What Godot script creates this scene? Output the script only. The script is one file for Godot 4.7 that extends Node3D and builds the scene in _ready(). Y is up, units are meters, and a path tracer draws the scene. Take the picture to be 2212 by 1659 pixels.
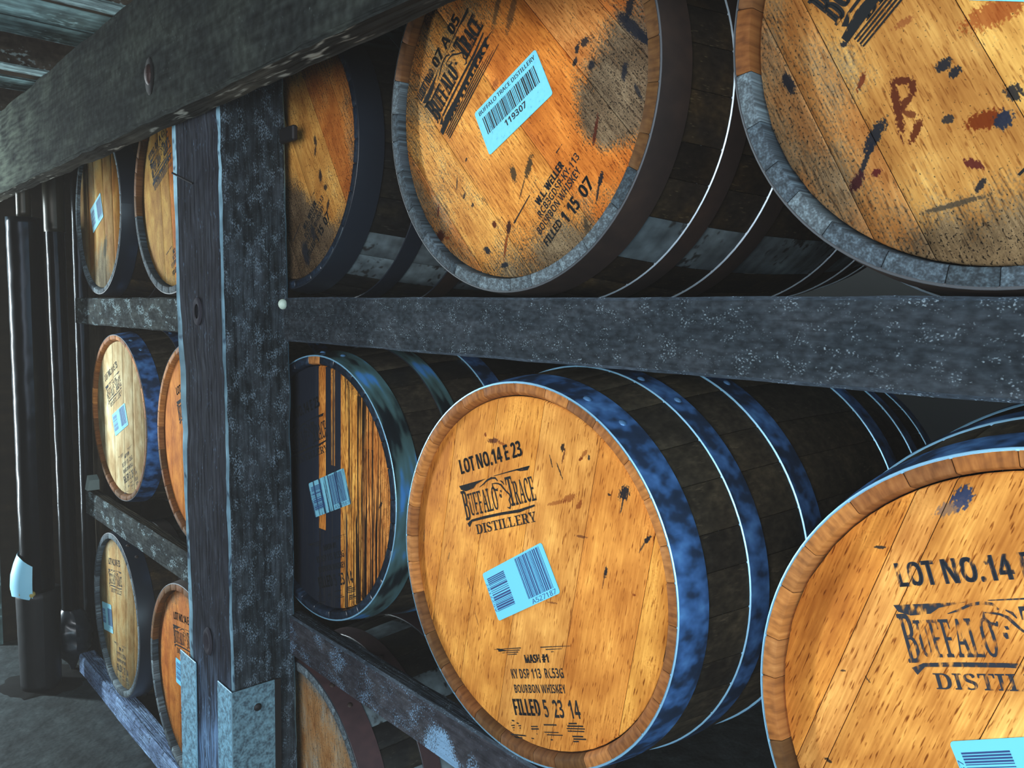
extends Node3D
# A barrel rickhouse: whiskey barrels lying on a timber rack, seen along the aisle.

const E := 1.41            # eye height above the floor; P() measures from the eye
const RH := 0.2525         # radius of a barrel head
const BL := 0.90           # length of a barrel
var used := {}
var inkmats := {}
var M := {}
var TX := {}
var bold := SystemFont.new()
var sans := SystemFont.new()
var serif := SystemFont.new()


func P(x: float, y: float, z: float) -> Vector3:
	return Vector3(x, y + E, z)


func _ready() -> void:
	# ---------- camera ----------
	var cam := Camera3D.new()
	cam.name = "camera"
	cam.fov = 51.434
	cam.near = 0.02
	cam.far = 60.0
	cam.position = P(0, 0, 0)
	cam.basis = Basis(Vector3.UP, deg_to_rad(47.5056)) * Basis(Vector3.RIGHT, deg_to_rad(-5.22)) * Basis(Vector3.BACK, deg_to_rad(1.0165))
	add_child(cam)
	cam.current = true
	# ---------- sky, exposure ----------
	var we := WorldEnvironment.new()
	we.name = "world_environment"
	var env := Environment.new()
	var sm := ProceduralSkyMaterial.new()
	sm.sky_top_color = Color(0.55, 0.78, 0.92)
	sm.sky_horizon_color = Color(0.78, 0.9, 0.95)
	sm.ground_horizon_color = Color(0.5, 0.56, 0.56)
	sm.ground_bottom_color = Color(0.3, 0.33, 0.33)
	var sky := Sky.new()
	sky.sky_material = sm
	env.background_mode = Environment.BG_SKY
	env.sky = sky
	env.background_energy_multiplier = 1.0
	env.tonemap_mode = Environment.TONE_MAPPER_LINEAR
	env.tonemap_exposure = 1.0
	env.sdfgi_enabled = true
	env.ssao_enabled = true
	env.ssil_enabled = true
	env.fog_enabled = true          # haze added to lift the black level
	env.fog_density = 0.0125
	env.fog_light_color = Color(0.9, 0.86, 0.82)
	we.environment = env
	add_child(we)
	# ---------- daylight in the doorway and the windows, and an added rear fill ----------
	daylight("doorway_daylight", P(-4.6, -0.25, 0.53), Vector3(0.78, 0, -0.62), Vector2(0.13, 1.9), Color(0.92, 0.98, 1.0), 13.0)
	daylight("aisle_window_daylight", P(0.3, 0.0, 1.62), Vector3(-0.2, 0, -1), Vector2(2.0, 1.6), Color(0.97, 0.98, 1.0), 7.9)
	daylight("side_window_daylight", P(2.66, 0.1, 0.2), Vector3(-1, 0, -0.05), Vector2(2.2, 1.5), Color(0.78, 0.92, 1.0), 5.0)
	daylight("added_rear_fill", P(-1.2, 0.45, -2.52), Vector3(0, 0, -1), Vector2(3.4, 0.5), Color(0.9, 0.98, 1.0), 0.6)  # added unseen fill that lifts the back wall; there is no window here
	# ---------- everything else ----------
	bold.font_names = PackedStringArray(["Droid Sans"])
	bold.font_weight = 700
	sans.font_names = PackedStringArray(["Droid Sans"])
	serif.font_names = PackedStringArray(["Droid Serif"])
	serif.font_weight = 700
	materials()
	room()
	rack()
	pipes()
	barrels()


func daylight(called: String, at: Vector3, towards: Vector3, size: Vector2, col: Color, energy: float) -> void:
	var l := AreaLight3D.new()
	l.name = called
	l.area_size = size
	l.light_color = col
	l.light_energy = energy
	l.area_range = 20.0
	l.area_attenuation = 2.0
	l.shadow_enabled = true
	l.area_normalize_energy = true
	l.look_at_from_position(at, at + towards, Vector3.UP)
	add_child(l)


# =====================================================================  helpers
func numbered(called: String) -> String:
	var n: int = used.get(called, 0)
	used[called] = n + 1
	return called if n == 0 else "%s_%03d" % [called, n]


func thing(called: String, label: String, category: String, at: Vector3, group := "") -> Node3D:
	var o := Node3D.new()
	o.name = numbered(called)
	o.position = at
	o.set_meta("label", label)
	o.set_meta("category", category)
	if group != "":
		o.set_meta("group", group)
	add_child(o)
	return o


func part(parent: Node3D, called: String, mesh: Mesh, mats: Array, xf := Transform3D()) -> MeshInstance3D:
	var o := MeshInstance3D.new()
	var n: int = parent.get_meta("n_" + called, 0)
	PART_COUNT[[parent.get_instance_id(), called]] = PART_COUNT.get([parent.get_instance_id(), called], 0) + 1
	n = PART_COUNT[[parent.get_instance_id(), called]] - 1
	o.name = called if n == 0 else "%s_%03d" % [called, n]
	o.mesh = mesh
	for i in mesh.get_surface_count():
		o.set_surface_override_material(i, mats[mini(i, mats.size() - 1)])
	o.transform = xf
	parent.add_child(o)
	return o


var PART_COUNT := {}


func structure(called: String, mesh: Mesh, mats: Array, xf := Transform3D()) -> MeshInstance3D:
	var o := MeshInstance3D.new()
	o.name = numbered(called)
	o.mesh = mesh
	for i in mesh.get_surface_count():
		o.set_surface_override_material(i, mats[mini(i, mats.size() - 1)])
	o.transform = xf
	o.set_meta("kind", "structure")
	add_child(o)
	return o


func begin() -> SurfaceTool:
	var st := SurfaceTool.new()
	st.begin(Mesh.PRIMITIVE_TRIANGLES)
	return st


func vert(st: SurfaceTool, p: Vector3, uv: Vector2) -> void:
	st.set_uv(uv)
	st.add_vertex(p)


# a, b, c, d clockwise as seen from outside
func quad(st: SurfaceTool, a: Vector3, b: Vector3, c: Vector3, d: Vector3, ua := Vector2(0, 0), ub := Vector2(1, 0), uc := Vector2(1, 1), ud := Vector2(0, 1)) -> void:
	vert(st, a, ua)
	vert(st, b, ub)
	vert(st, c, uc)
	vert(st, a, ua)
	vert(st, c, uc)
	vert(st, d, ud)


func finish(sts: Array, flat := false) -> ArrayMesh:
	var m := ArrayMesh.new()
	for s in sts:
		var st: SurfaceTool = s
		st.generate_normals()
		st.commit(m)
	return m


# grid of points, rows x columns; clockwise when rows run right and columns run down as seen from outside
func grid(st: SurfaceTool, pts: Array, uvs: Array) -> void:
	for i in pts.size() - 1:
		for j in pts[i].size() - 1:
			quad(st, pts[i][j], pts[i + 1][j], pts[i + 1][j + 1], pts[i][j + 1], uvs[i][j], uvs[i + 1][j], uvs[i + 1][j + 1], uvs[i][j + 1])


# box with chamfered edges, centred; one surface
func bevel_box(size: Vector3, c: float) -> ArrayMesh:
	var st := begin()
	st.set_smooth_group(-1)
	var h := size / 2
	for ax in 3:
		var u := (ax + 1) % 3
		var v := (ax + 2) % 3
		for s in [-1.0, 1.0]:
			var f := []
			for k in [[-1, -1], [1, -1], [1, 1], [-1, 1]]:
				var p := Vector3()
				p[ax] = s * h[ax]
				p[u] = k[0] * (h[u] - c)
				p[v] = k[1] * (h[v] - c)
				f.append(p)
			var uu := Vector2(size[u], size[v])
			if s > 0:
				quad(st, f[0], f[3], f[2], f[1], Vector2(0, 0), Vector2(0, uu.y), uu, Vector2(uu.x, 0))
			else:
				quad(st, f[0], f[1], f[2], f[3], Vector2(0, 0), Vector2(uu.x, 0), uu, Vector2(0, uu.y))
		for a in [-1.0, 1.0]:
			for b in [-1.0, 1.0]:
				var q := []
				for e in [-1.0, 1.0]:
					var p1 := Vector3()
					p1[ax] = e * (h[ax] - c)
					p1[u] = a * h[u]
					p1[v] = b * (h[v] - c)
					var p2 := Vector3()
					p2[ax] = e * (h[ax] - c)
					p2[u] = a * (h[u] - c)
					p2[v] = b * h[v]
					q.append(p1)
					q.append(p2)
				if a * b > 0:
					quad(st, q[0], q[1], q[3], q[2])
				else:
					quad(st, q[0], q[2], q[3], q[1])
	for sx in [-1.0, 1.0]:
		for sy in [-1.0, 1.0]:
			for sz in [-1.0, 1.0]:
				var a3 := Vector3(sx * h.x, sy * (h.y - c), sz * (h.z - c))
				var b3 := Vector3(sx * (h.x - c), sy * h.y, sz * (h.z - c))
				var c3 := Vector3(sx * (h.x - c), sy * (h.y - c), sz * h.z)
				var t := [a3, c3, b3] if sx * sy * sz > 0 else [a3, b3, c3]
				for p in t:
					vert(st, p, Vector2(p.x, p.y))
	return finish([st])


# sawn timber along +x from 0 to L; h along y, d along z, both centred. Surfaces: front(+z), top, back, bottom, worn edges, ends
func timber(L: float, h: float, d: float, c: float, seg: int, rough: float, sd: int, tile: float, voff := 0.0, taper = null, asp := 2.0) -> ArrayMesh:
	var ns := FastNoiseLite.new()
	ns.seed = sd
	ns.frequency = 1.0
	var rings := []
	for i in seg + 1:
		var x := L * i / seg
		var hh := h / 2
		var dd := d / 2
		var base := [Vector2(-hh + c, dd), Vector2(hh - c, dd), Vector2(hh, dd - c), Vector2(hh, -dd + c), Vector2(hh - c, -dd), Vector2(-hh + c, -dd), Vector2(-hh, -dd + c), Vector2(-hh, dd - c)]
		var r := []
		for k in 8:
			var b: Vector2 = base[k]
			var corner := int((k + 1) / 2) % 4
			var n1 := ns.get_noise_2d(x * 3.0 + 31.0 * corner, 7.0) + 0.6 * ns.get_noise_2d(x * 11.0 + 31.0 * corner, 17.0)
			var n2 := ns.get_noise_2d(x * 14.0 + 13.0 * k, 37.0)
			var s := 1.0 + rough * (n1 * 0.6 + n2 * 0.5)
			var q := Vector3(x, b.x - sign(b.x) * rough * (0.3 + n1 * 0.6 + n2 * 0.5), b.y - sign(b.y) * rough * (0.3 + n1 * 0.5 - n2 * 0.5))
			if taper != null:
				q = taper.call(q, k)
			r.append(q)
		rings.append(r)
	var faces := [[0, 1, d * 0.0, h], [2, 3, 0, d], [4, 5, 0, h], [6, 7, 0, d]]
	var sts := []
	for f in 4:
		var st := begin()
		st.set_smooth_group(f)
		var k0: int = faces[f][0]
		var k1: int = faces[f][1]
		for i in seg:
			var u0 := L * i / seg / tile
			var u1 := L * (i + 1) / seg / tile
			var va: float = voff + f * 0.37
			var vb: float = va + float(faces[f][3]) / tile * asp
			quad(st, rings[i][k0], rings[i][k1], rings[i + 1][k1], rings[i + 1][k0], Vector2(u0, vb), Vector2(u0, va), Vector2(u1, va), Vector2(u1, vb))
		sts.append(st)
	var se := begin()
	se.set_smooth_group(-1)
	for f in 4:
		var k0: int = f * 2 + 1
		var k1: int = (f * 2 + 2) % 8
		for i in seg:
			var u0 := L * i / seg / tile
			var u1 := L * (i + 1) / seg / tile
			quad(se, rings[i][k0], rings[i][k1], rings[i + 1][k1], rings[i + 1][k0], Vector2(u0, 0), Vector2(u0, 0.03), Vector2(u1, 0.03), Vector2(u1, 0))
	sts.append(se)
	var sc := begin()
	sc.set_smooth_group(-1)
	for i in range(1, 7):
		for e in 2:
			var r: Array = rings[0] if e == 0 else rings[seg]
			var t := [r[0], r[i + 1], r[i]] if e == 0 else [r[0], r[i], r[i + 1]]
			for p in t:
				vert(sc, p, Vector2(p.y, p.z) / tile)
	sts.append(sc)
	return finish(sts)


# surface of revolution about z; profile of Vector2(radius, z); outside is to the left of the profile's direction
func lathe(st: SurfaceTool, prof: Array, segs: int, ulen := 1.0, a0 := 0.0, a1 := TAU) -> void:
	for i in segs:
		var p0 := a0 + (a1 - a0) * i / segs
		var p1 := a0 + (a1 - a0) * (i + 1) / segs
		var acc := 0.0
		for j in prof.size() - 1:
			var a: Vector2 = prof[j]
			var b: Vector2 = prof[j + 1]
			var l := a.distance_to(b)
			quad(st, Vector3(a.x * cos(p0), a.x * sin(p0), a.y), Vector3(b.x * cos(p0), b.x * sin(p0), b.y), Vector3(b.x * cos(p1), b.x * sin(p1), b.y), Vector3(a.x * cos(p1), a.x * sin(p1), a.y), Vector2(p0 / TAU * ulen, acc), Vector2(p0 / TAU * ulen, acc + l), Vector2(p1 / TAU * ulen, acc + l), Vector2(p1 / TAU * ulen, acc))
			acc += l


# =====================================================================  textures and materials
func noise(sd: int, freq: float, w: int, h: int, sx := 1.0, sy := 1.0, oct := 3, kind := FastNoiseLite.TYPE_SIMPLEX_SMOOTH) -> PackedByteArray:
	# noise stretched sx along x and sy along y
	var n := FastNoiseLite.new()
	n.noise_type = kind
	n.seed = sd
	n.frequency = freq
	n.fractal_octaves = oct
	var a := maxi(4, int(w / sx))
	var b := maxi(4, int(h / sy))
	var im := n.get_seamless_image(a, b) if a * b < 300000 else n.get_image(a, b)
	im.convert(Image.FORMAT_L8)
	if a != w or b != h:
		im.resize(w, h, Image.INTERPOLATE_CUBIC)
	return im.get_data()


func texture(w: int, h: int, data: PackedByteArray, fmt := Image.FORMAT_RGB8) -> ImageTexture:
	return ImageTexture.create_from_image(Image.create_from_data(w, h, false, fmt, data))


func material(c: Color, rough: float, metal := 0.0, tex: Texture2D = null, spec := 0.5) -> StandardMaterial3D:
	var m := StandardMaterial3D.new()
	m.albedo_color = c
	m.roughness = rough
	m.metallic = metal
	m.metallic_specular = spec
	if tex:
		m.albedo_texture = tex
		m.texture_filter = BaseMaterial3D.TEXTURE_FILTER_LINEAR_WITH_MIPMAPS_ANISOTROPIC
	return m


func relief(m: StandardMaterial3D, tex: Texture2D, cm: float) -> StandardMaterial3D:
	m.heightmap_enabled = true
	m.heightmap_texture = tex
	m.heightmap_scale = cm
	return m


# blends colours by noise: lut of [position, colour] stops on a mix of two noises
func ramp_tex(w: int, h: int, a: PackedByteArray, b: PackedByteArray, kb: float, stops: Array) -> ImageTexture:
	var lr := PackedByteArray()
	lr.resize(256 * 3)
	var g := Gradient.new()
	var offs := PackedFloat32Array()
	var cols := PackedColorArray()
	for s in stops:
		offs.append(s[0])
		cols.append(s[1])
	g.offsets = offs
	g.colors = cols
	for i in 256:
		var c := g.sample(i / 255.0)
		lr[i * 3] = c.r8
		lr[i * 3 + 1] = c.g8
		lr[i * 3 + 2] = c.b8
	var o := PackedByteArray()
	o.resize(w * h * 3)
	var j := 0
	for i in w * h:
		var v := int(a[i] * (1.0 - kb) + b[i] * kb)
		o[j] = lr[v * 3]
		o[j + 1] = lr[v * 3 + 1]
		o[j + 2] = lr[v * 3 + 2]
		j += 3
	return texture(w, h, o)


# old timber, grain along x. o: base, streak (0..1), fleck density, fleck colour, cluster, profile, patches [[cx, cy, rx, ry, amount]]
func timber_tex(w: int, h: int, sd: int, base: Color, alt: Color, fleck: Color, dens: float, o := {}) -> ImageTexture:
	var ng := noise(sd, 0.09, w, h, o.get("gx", 26.0), 1.0)
	var nd := noise(sd + 1, 0.012, w, h, 2.0, 1.0, 5)
	var nf := noise(sd + 2, o.get("ff", 0.16), w, h, o.get("fx", 2.6), o.get("fy", 1.0), 3)
	var nm := noise(sd + 4, o.get("mf", 0.05), w, h, o.get("mx", 1.5), 1.0, 4)
	var km: float = o.get("mottle", 0.45)
	var nc := noise(sd + 3, o.get("cf", 0.016), w, h, o.get("cx", 1.4), o.get("cy", 1.0), 4)
	var wash := PackedFloat32Array()
	wash.resize(w)
	var wc: Color = o.get("wash_color", fleck)
	for x in w:
		wash[x] = o["wash"].call(float(x) / w) if o.has("wash") else 0.0
	var even: float = o.get("even", 0.0)
	var prof := PackedFloat32Array()
	prof.resize(w)
	for x in w:
		prof[x] = o["profile"].call(float(x) / w) if o.has("profile") else 1.0
	var vprof := PackedFloat32Array()
	vprof.resize(h)
	for y in h:
		vprof[y] = o["vprofile"].call(float(y) / h) if o.has("vprofile") else 1.0
	var patches: Array = o.get("patches", [])
	var kg: float = o.get("streak", 0.35)
	var out := PackedByteArray()
	out.resize(w * h * 3)
	var j := 0
	var i := 0
	for y in h:
		for x in w:
			var g := ng[i] / 255.0
			var d := nd[i] / 255.0
			var m := (1.0 - kg * 0.5 + kg * g) * (1.0 - km * 0.5 + km * nm[i] / 255.0)
			var t := clampf((d - 0.35) * 1.8, 0.0, 1.0)
			var r := lerpf(base.r, alt.r, t) * m
			var gg := lerpf(base.g, alt.g, t) * m
			var b := lerpf(base.b, alt.b, t) * m
			if wash[x] > 0.0:
				var wa := clampf(wash[x] * (0.9 * d + 1.3 * (g - 0.35)), 0.0, 0.9)
				r = lerpf(r, wc.r, wa)
				gg = lerpf(gg, wc.g, wa)
				b = lerpf(b, wc.b, wa)
			var cl := dens * prof[x] * vprof[y] * lerpf(clampf((nc[i] / 255.0 - 0.36) * 3.2, 0.05, 1.3), 0.62, even)
			for p in patches:
				var dx: float = (float(x) / w - p[0]) / p[2]
				var dy: float = (float(y) / h - p[1]) / p[3]
				var q := dx * dx + dy * dy
				if q < 2.0:
					cl += p[4] * clampf(1.6 - q * 1.1, 0.0, 1.0)
			var f := clampf((nf[i] / 255.0 - (0.86 - 0.36 * cl)) * 7.0, 0.0, 1.0)
			f *= 0.35 + 0.65 * clampf(cl, 0.0, 1.0)
			r = lerpf(r, fleck.r, f)
			gg = lerpf(gg, fleck.g, f)
			b = lerpf(b, fleck.b, f)
			out[j] = int(clampf(r, 0, 1) * 255.0)
			out[j + 1] = int(clampf(gg, 0, 1) * 255.0)
			out[j + 2] = int(clampf(b, 0, 1) * 255.0)
			j += 3
			i += 1
	return texture(w, h, out)


func materials() -> void:
	var s := 512
	TX.relief = texture(1024, 512, noise(5, 0.05, 1024, 512, 8.0, 1.0, 4), Image.FORMAT_L8)
	TX.relief2 = texture(512, 512, noise(6, 0.04, 512, 512, 1.0, 1.0, 5), Image.FORMAT_L8)
	# timbers
	var pale := Color(0.60, 0.68, 0.72)
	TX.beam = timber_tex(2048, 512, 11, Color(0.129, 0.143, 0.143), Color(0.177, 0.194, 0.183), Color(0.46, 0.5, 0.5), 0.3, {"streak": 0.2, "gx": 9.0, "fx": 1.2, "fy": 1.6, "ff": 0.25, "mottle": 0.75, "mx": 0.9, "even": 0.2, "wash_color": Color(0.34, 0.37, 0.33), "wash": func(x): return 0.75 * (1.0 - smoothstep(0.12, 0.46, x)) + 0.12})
	TX.beam_under = timber_tex(1024, 256, 12, Color(0.17, 0.17, 0.16), Color(0.3, 0.29, 0.26), Color(0.66, 0.66, 0.62), 0.7, {"streak": 0.4, "fx": 5.0})
	TX.rail = timber_tex(2048, 512, 13, Color(0.168, 0.196, 0.218), Color(0.222, 0.248, 0.271), pale, 0.62, {"even": 0.25, "streak": 0.14, "fx": 1.5, "fy": 1.2, "ff": 0.33, "mottle": 0.6, "mx": 1.6, "mf": 0.07, "cf": 0.03})
	TX.lower = timber_tex(2048, 512, 14, Color(0.202, 0.207, 0.230), Color(0.258, 0.263, 0.280), Color(0.46, 0.6, 0.72), 1.0, {"even": 0.5, "streak": 0.14, "fx": 1.0, "fy": 1.7, "ff": 0.33, "mottle": 0.5, "profile": func(x): return 1.1 - smoothstep(0.22, 0.34, x) * 0.72, "patches": [[0.272, 0.16, 0.022, 0.1, 1.3], [0.295, 0.24, 0.02, 0.09, 1.2], [0.315, 0.13, 0.008, 0.05, 0.7]]})
	TX.lower_left = timber_tex(1024, 256, 15, Color(0.194, 0.211, 0.216), Color(0.264, 0.282, 0.277), Color(0.55, 0.63, 0.65), 0.9, {"streak": 0.2, "fx": 1.2, "fy": 1.6, "ff": 0.2, "mottle": 0.6})
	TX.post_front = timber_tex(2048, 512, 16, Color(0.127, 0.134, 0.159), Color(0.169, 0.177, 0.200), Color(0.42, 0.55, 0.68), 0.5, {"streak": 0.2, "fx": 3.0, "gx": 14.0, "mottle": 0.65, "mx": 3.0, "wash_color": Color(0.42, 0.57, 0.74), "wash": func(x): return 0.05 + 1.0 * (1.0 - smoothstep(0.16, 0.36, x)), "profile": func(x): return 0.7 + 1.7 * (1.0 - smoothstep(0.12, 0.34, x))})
	TX.post_side = timber_tex(2048, 512, 17, Color(0.134, 0.157, 0.170), Color(0.213, 0.237, 0.255), Color(0.42, 0.49, 0.54), 1.2, {"even": 0.5, "streak": 0.25, "fx": 1.8, "ff": 0.36, "mottle": 0.8, "mx": 2.0, "cf": 0.03, "wash_color": Color(0.25, 0.29, 0.33), "wash": func(x): return 0.3})
	TX.edge = timber_tex(1024, 128, 18, Color(0.4, 0.52, 0.58), Color(0.55, 0.7, 0.76), Color(0.2, 0.26, 0.32), 0.85, {"streak": 0.4, "fx": 3.0})
	TX.sill = timber_tex(1024, 256, 19, Color(0.38, 0.46, 0.58), Color(0.52, 0.63, 0.76), Color(0.22, 0.26, 0.32), 0.75, {"streak": 0.4, "fx": 3.0})
	TX.dark_wood = timber_tex(512, 256, 20, Color(0.17, 0.155, 0.13), Color(0.235, 0.21, 0.17), Color(0.35, 0.33, 0.28), 0.2, {"streak": 0.5})
	for k in ["beam", "beam_under", "rail", "lower", "lower_left", "post_front", "post_side", "edge", "sill", "dark_wood"]:
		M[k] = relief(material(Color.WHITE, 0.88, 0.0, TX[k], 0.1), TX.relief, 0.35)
	M.rail_edge = material(Color(0.6, 0.66, 0.7), 0.85, 0.0, TX.rail, 0.3)
	M.rail_edge.albedo_color = Color(1.15, 1.2, 1.25)
	M.end_grain = material(Color(0.42, 0.5, 0.56), 0.85, 0.0, TX.edge, 0.3)
	# steel hoops
	var a := noise(31, 0.012, 1024, 512, 1.6, 1.0, 5)
	var b := noise(32, 0.06, 1024, 512, 3.0, 1.0, 3)
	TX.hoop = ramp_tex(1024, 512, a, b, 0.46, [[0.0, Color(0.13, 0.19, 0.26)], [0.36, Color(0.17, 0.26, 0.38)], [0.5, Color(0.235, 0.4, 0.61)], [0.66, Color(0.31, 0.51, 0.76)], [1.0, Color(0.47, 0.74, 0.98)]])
	TX.rust = ramp_tex(1024, 512, noise(33, 0.01, 1024, 512, 3.0, 1.0, 5), b, 0.3, [[0.0, Color(0.13, 0.1, 0.09)], [0.5, Color(0.19, 0.145, 0.125)], [1.0, Color(0.27, 0.2, 0.16)]])
	TX.tar = ramp_tex(1024, 512, noise(34, 0.01, 1024, 512, 6.0, 1.0, 4), noise(35, 0.05, 1024, 512, 14.0, 1.0, 3), 0.55, [[0.0, Color(0.05, 0.07, 0.09)], [0.3, Color(0.1, 0.15, 0.17)], [0.4, Color(0.27, 0.38, 0.38)], [0.56, Color(0.33, 0.49, 0.52)], [0.66, Color(0.3, 0.58, 0.86)], [1.0, Color(0.42, 0.74, 1.0)]])
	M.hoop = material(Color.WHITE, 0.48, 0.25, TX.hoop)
	M.hoop_edge = material(Color(0.62, 0.86, 1.0), 0.35, 0.45)
	M.rust = material(Color.WHITE, 0.7, 0.1, TX.rust)
	M.rust_edge = material(Color(0.3, 0.32, 0.34), 0.6, 0.2)
	M.rust_bright = material(Color(0.72, 0.8, 0.85), 0.35, 0.5)
	M.tar = material(Color.WHITE, 0.25, 0.0, TX.tar, 0.7)
	M.tar_dark = material(Color(0.12, 0.15, 0.19), 0.3, 0.0, null, 0.6)
	M.purple = material(Color(1.35, 1.25, 1.45), 0.7, 0.1, TX.rust)
	M.rivet = material(Color(0.4, 0.6, 0.8), 0.35, 0.4)
	# staves
	TX.stave_new = timber_tex(512, 512, 41, Color(0.225, 0.205, 0.165), Color(0.3, 0.27, 0.21), Color(0.42, 0.38, 0.3), 0.35, {"gx": 1.0, "fx": 1.0, "fy": 3.0, "streak": 0.3})
	TX.stave_old = timber_tex(512, 512, 42, Color(0.15, 0.13, 0.105), Color(0.255, 0.205, 0.13), Color(0.5, 0.45, 0.33), 0.4, {"gx": 1.0, "fx": 1.0, "fy": 3.0, "streak": 0.4})
	TX.stave_pale = timber_tex(256, 256, 43, Color(0.33, 0.38, 0.4), Color(0.45, 0.52, 0.54), Color(0.17, 0.18, 0.18), 0.8, {"streak": 0.3})
	M.stave_new = material(Color.WHITE, 0.75, 0.0, TX.stave_new, 0.3)
	M.stave_new2 = material(Color(0.86, 0.87, 0.9), 0.75, 0.0, TX.stave_new, 0.3)
	M.stave_old = material(Color.WHITE, 0.8, 0.0, TX.stave_old, 0.3)
	M.stave_old2 = material(Color(0.8, 0.78, 0.76), 0.8, 0.0, TX.stave_old, 0.3)
	M.stave_pale = material(Color.WHITE, 0.85, 0.0, TX.stave_pale, 0.3)
	M.stave_tar = material(Color(0.75, 0.85, 1.0), 0.4, 0.0, TX.stave_old, 0.5)
	# chimes
	TX.chime = ramp_tex(256, 256, noise(44, 0.05, 256, 256, 1.0, 6.0, 3), noise(45, 0.02, 256, 256, 1.0, 1.0, 3), 0.4, [[0.0, Color(0.5, 0.32, 0.17)], [0.5, Color(0.68, 0.45, 0.24)], [1.0, Color(0.8, 0.57, 0.33)]])
	TX.chime_grey = ramp_tex(256, 256, noise(46, 0.03, 256, 256, 1.0, 1.0, 4), noise(47, 0.1, 256, 256, 1.0, 1.0, 3), 0.45, [[0.0, Color(0.16, 0.18, 0.19)], [0.45, Color(0.3, 0.34, 0.36)], [0.7, Color(0.42, 0.49, 0.52)], [1.0, Color(0.62, 0.72, 0.76)]])
	M.chime = []
	for c in [Color(1, 1, 1), Color(0.86, 0.82, 0.8), Color(1.06, 1.04, 0.98), Color(0.78, 0.76, 0.78), Color(0.94, 0.9, 0.84)]:
		M.chime.append(material(c, 0.7, 0.0, TX.chime, 0.3))
	M.chime_dull = []
	for c in [Color(0.62, 0.62, 0.64), Color(0.7, 0.66, 0.62), Color(0.56, 0.58, 0.58)]:
		M.chime_dull.append(material(c, 0.75, 0.0, TX.chime, 0.3))
	M.chime_grey = []
	for c in [Color(1, 1, 1), Color(0.85, 0.87, 0.9), Color(1.1, 1.1, 1.1), Color(0.72, 0.74, 0.76)]:
		M.chime_grey.append(material(c, 0.8, 0.0, TX.chime_grey, 0.3))
	M.chime_tar = [material(Color(0.42, 0.5, 0.62), 0.3, 0.0, TX.chime_grey, 0.6), material(Color(0.34, 0.4, 0.5), 0.3, 0.0, TX.chime_grey, 0.6)]
	# paper, ink
	var np := noise(51, 0.06, 256, 256, 1.0, 1.0, 3)
	TX.paper = ramp_tex(256, 256, np, np, 0.0, [[0.0, Color(0.3, 0.42, 0.45)], [0.12, Color(0.44, 0.8, 0.9)], [0.2, Color(0.5, 0.875, 0.975)], [1.0, Color(0.53, 0.9, 1.0)]])
	var sk := noise(52, 0.05, 256, 256, 1.0, 24.0, 3)
	TX.paper_streaked = ramp_tex(256, 256, sk, np, 0.1, [[0.0, Color(0.1, 0.14, 0.2)], [0.3, Color(0.14, 0.22, 0.3)], [0.42, Color(0.45, 0.7, 0.78)], [1.0, Color(0.56, 0.86, 0.95)]])
	M.paper_streaked = material(Color.WHITE, 0.5, 0.0, TX.paper_streaked, 0.3)
	M.paper = material(Color.WHITE, 0.6, 0.0, TX.paper, 0.3)
	M.paper_clean = material(Color(0.45, 0.83, 0.98), 0.6, 0.0, null, 0.3)
	M.paper_dull = material(Color(0.5, 0.74, 0.8), 0.7, 0.0, null, 0.3)
	M.barcode = material(Color(0.09, 0.1, 0.12), 0.7)
	M.barcode_blue = material(Color(0.14, 0.27, 0.48), 0.7)
	for spec in [["ink", Color(0.13, 0.14, 0.15), 0.25, 7.0], ["ink_worn", Color(0.19, 0.215, 0.25), 0.40, 5.0], ["ink_faint", Color(0.3, 0.29, 0.25), 0.42, 4.0]]:
		inkmats[spec[0]] = ink_material(spec[1], spec[2], spec[3])


func ink_material(c: Color, thr: float, k: float) -> StandardMaterial3D:
	var n1 := noise(61, 0.05, 512, 512, 1.0, 2.5, 4)
	var n2 := noise(62, 0.014, 512, 512, 1.0, 1.0, 3)
	var o := PackedByteArray()
	o.resize(512 * 512 * 4)
	for i in 512 * 512:
		var v := (n1[i] * 0.6 + n2[i] * 0.4) / 255.0
		o[i * 4] = c.r8
		o[i * 4 + 1] = c.g8
		o[i * 4 + 2] = c.b8
		o[i * 4 + 3] = int(clampf((v - thr) * k + 0.45, 0.0, 0.96) * 255.0)
	var m := material(Color.WHITE, 0.8, 0.0, texture(512, 512, o, Image.FORMAT_RGBA8), 0.2)
	m.transparency = BaseMaterial3D.TRANSPARENCY_ALPHA
	return m


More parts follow.
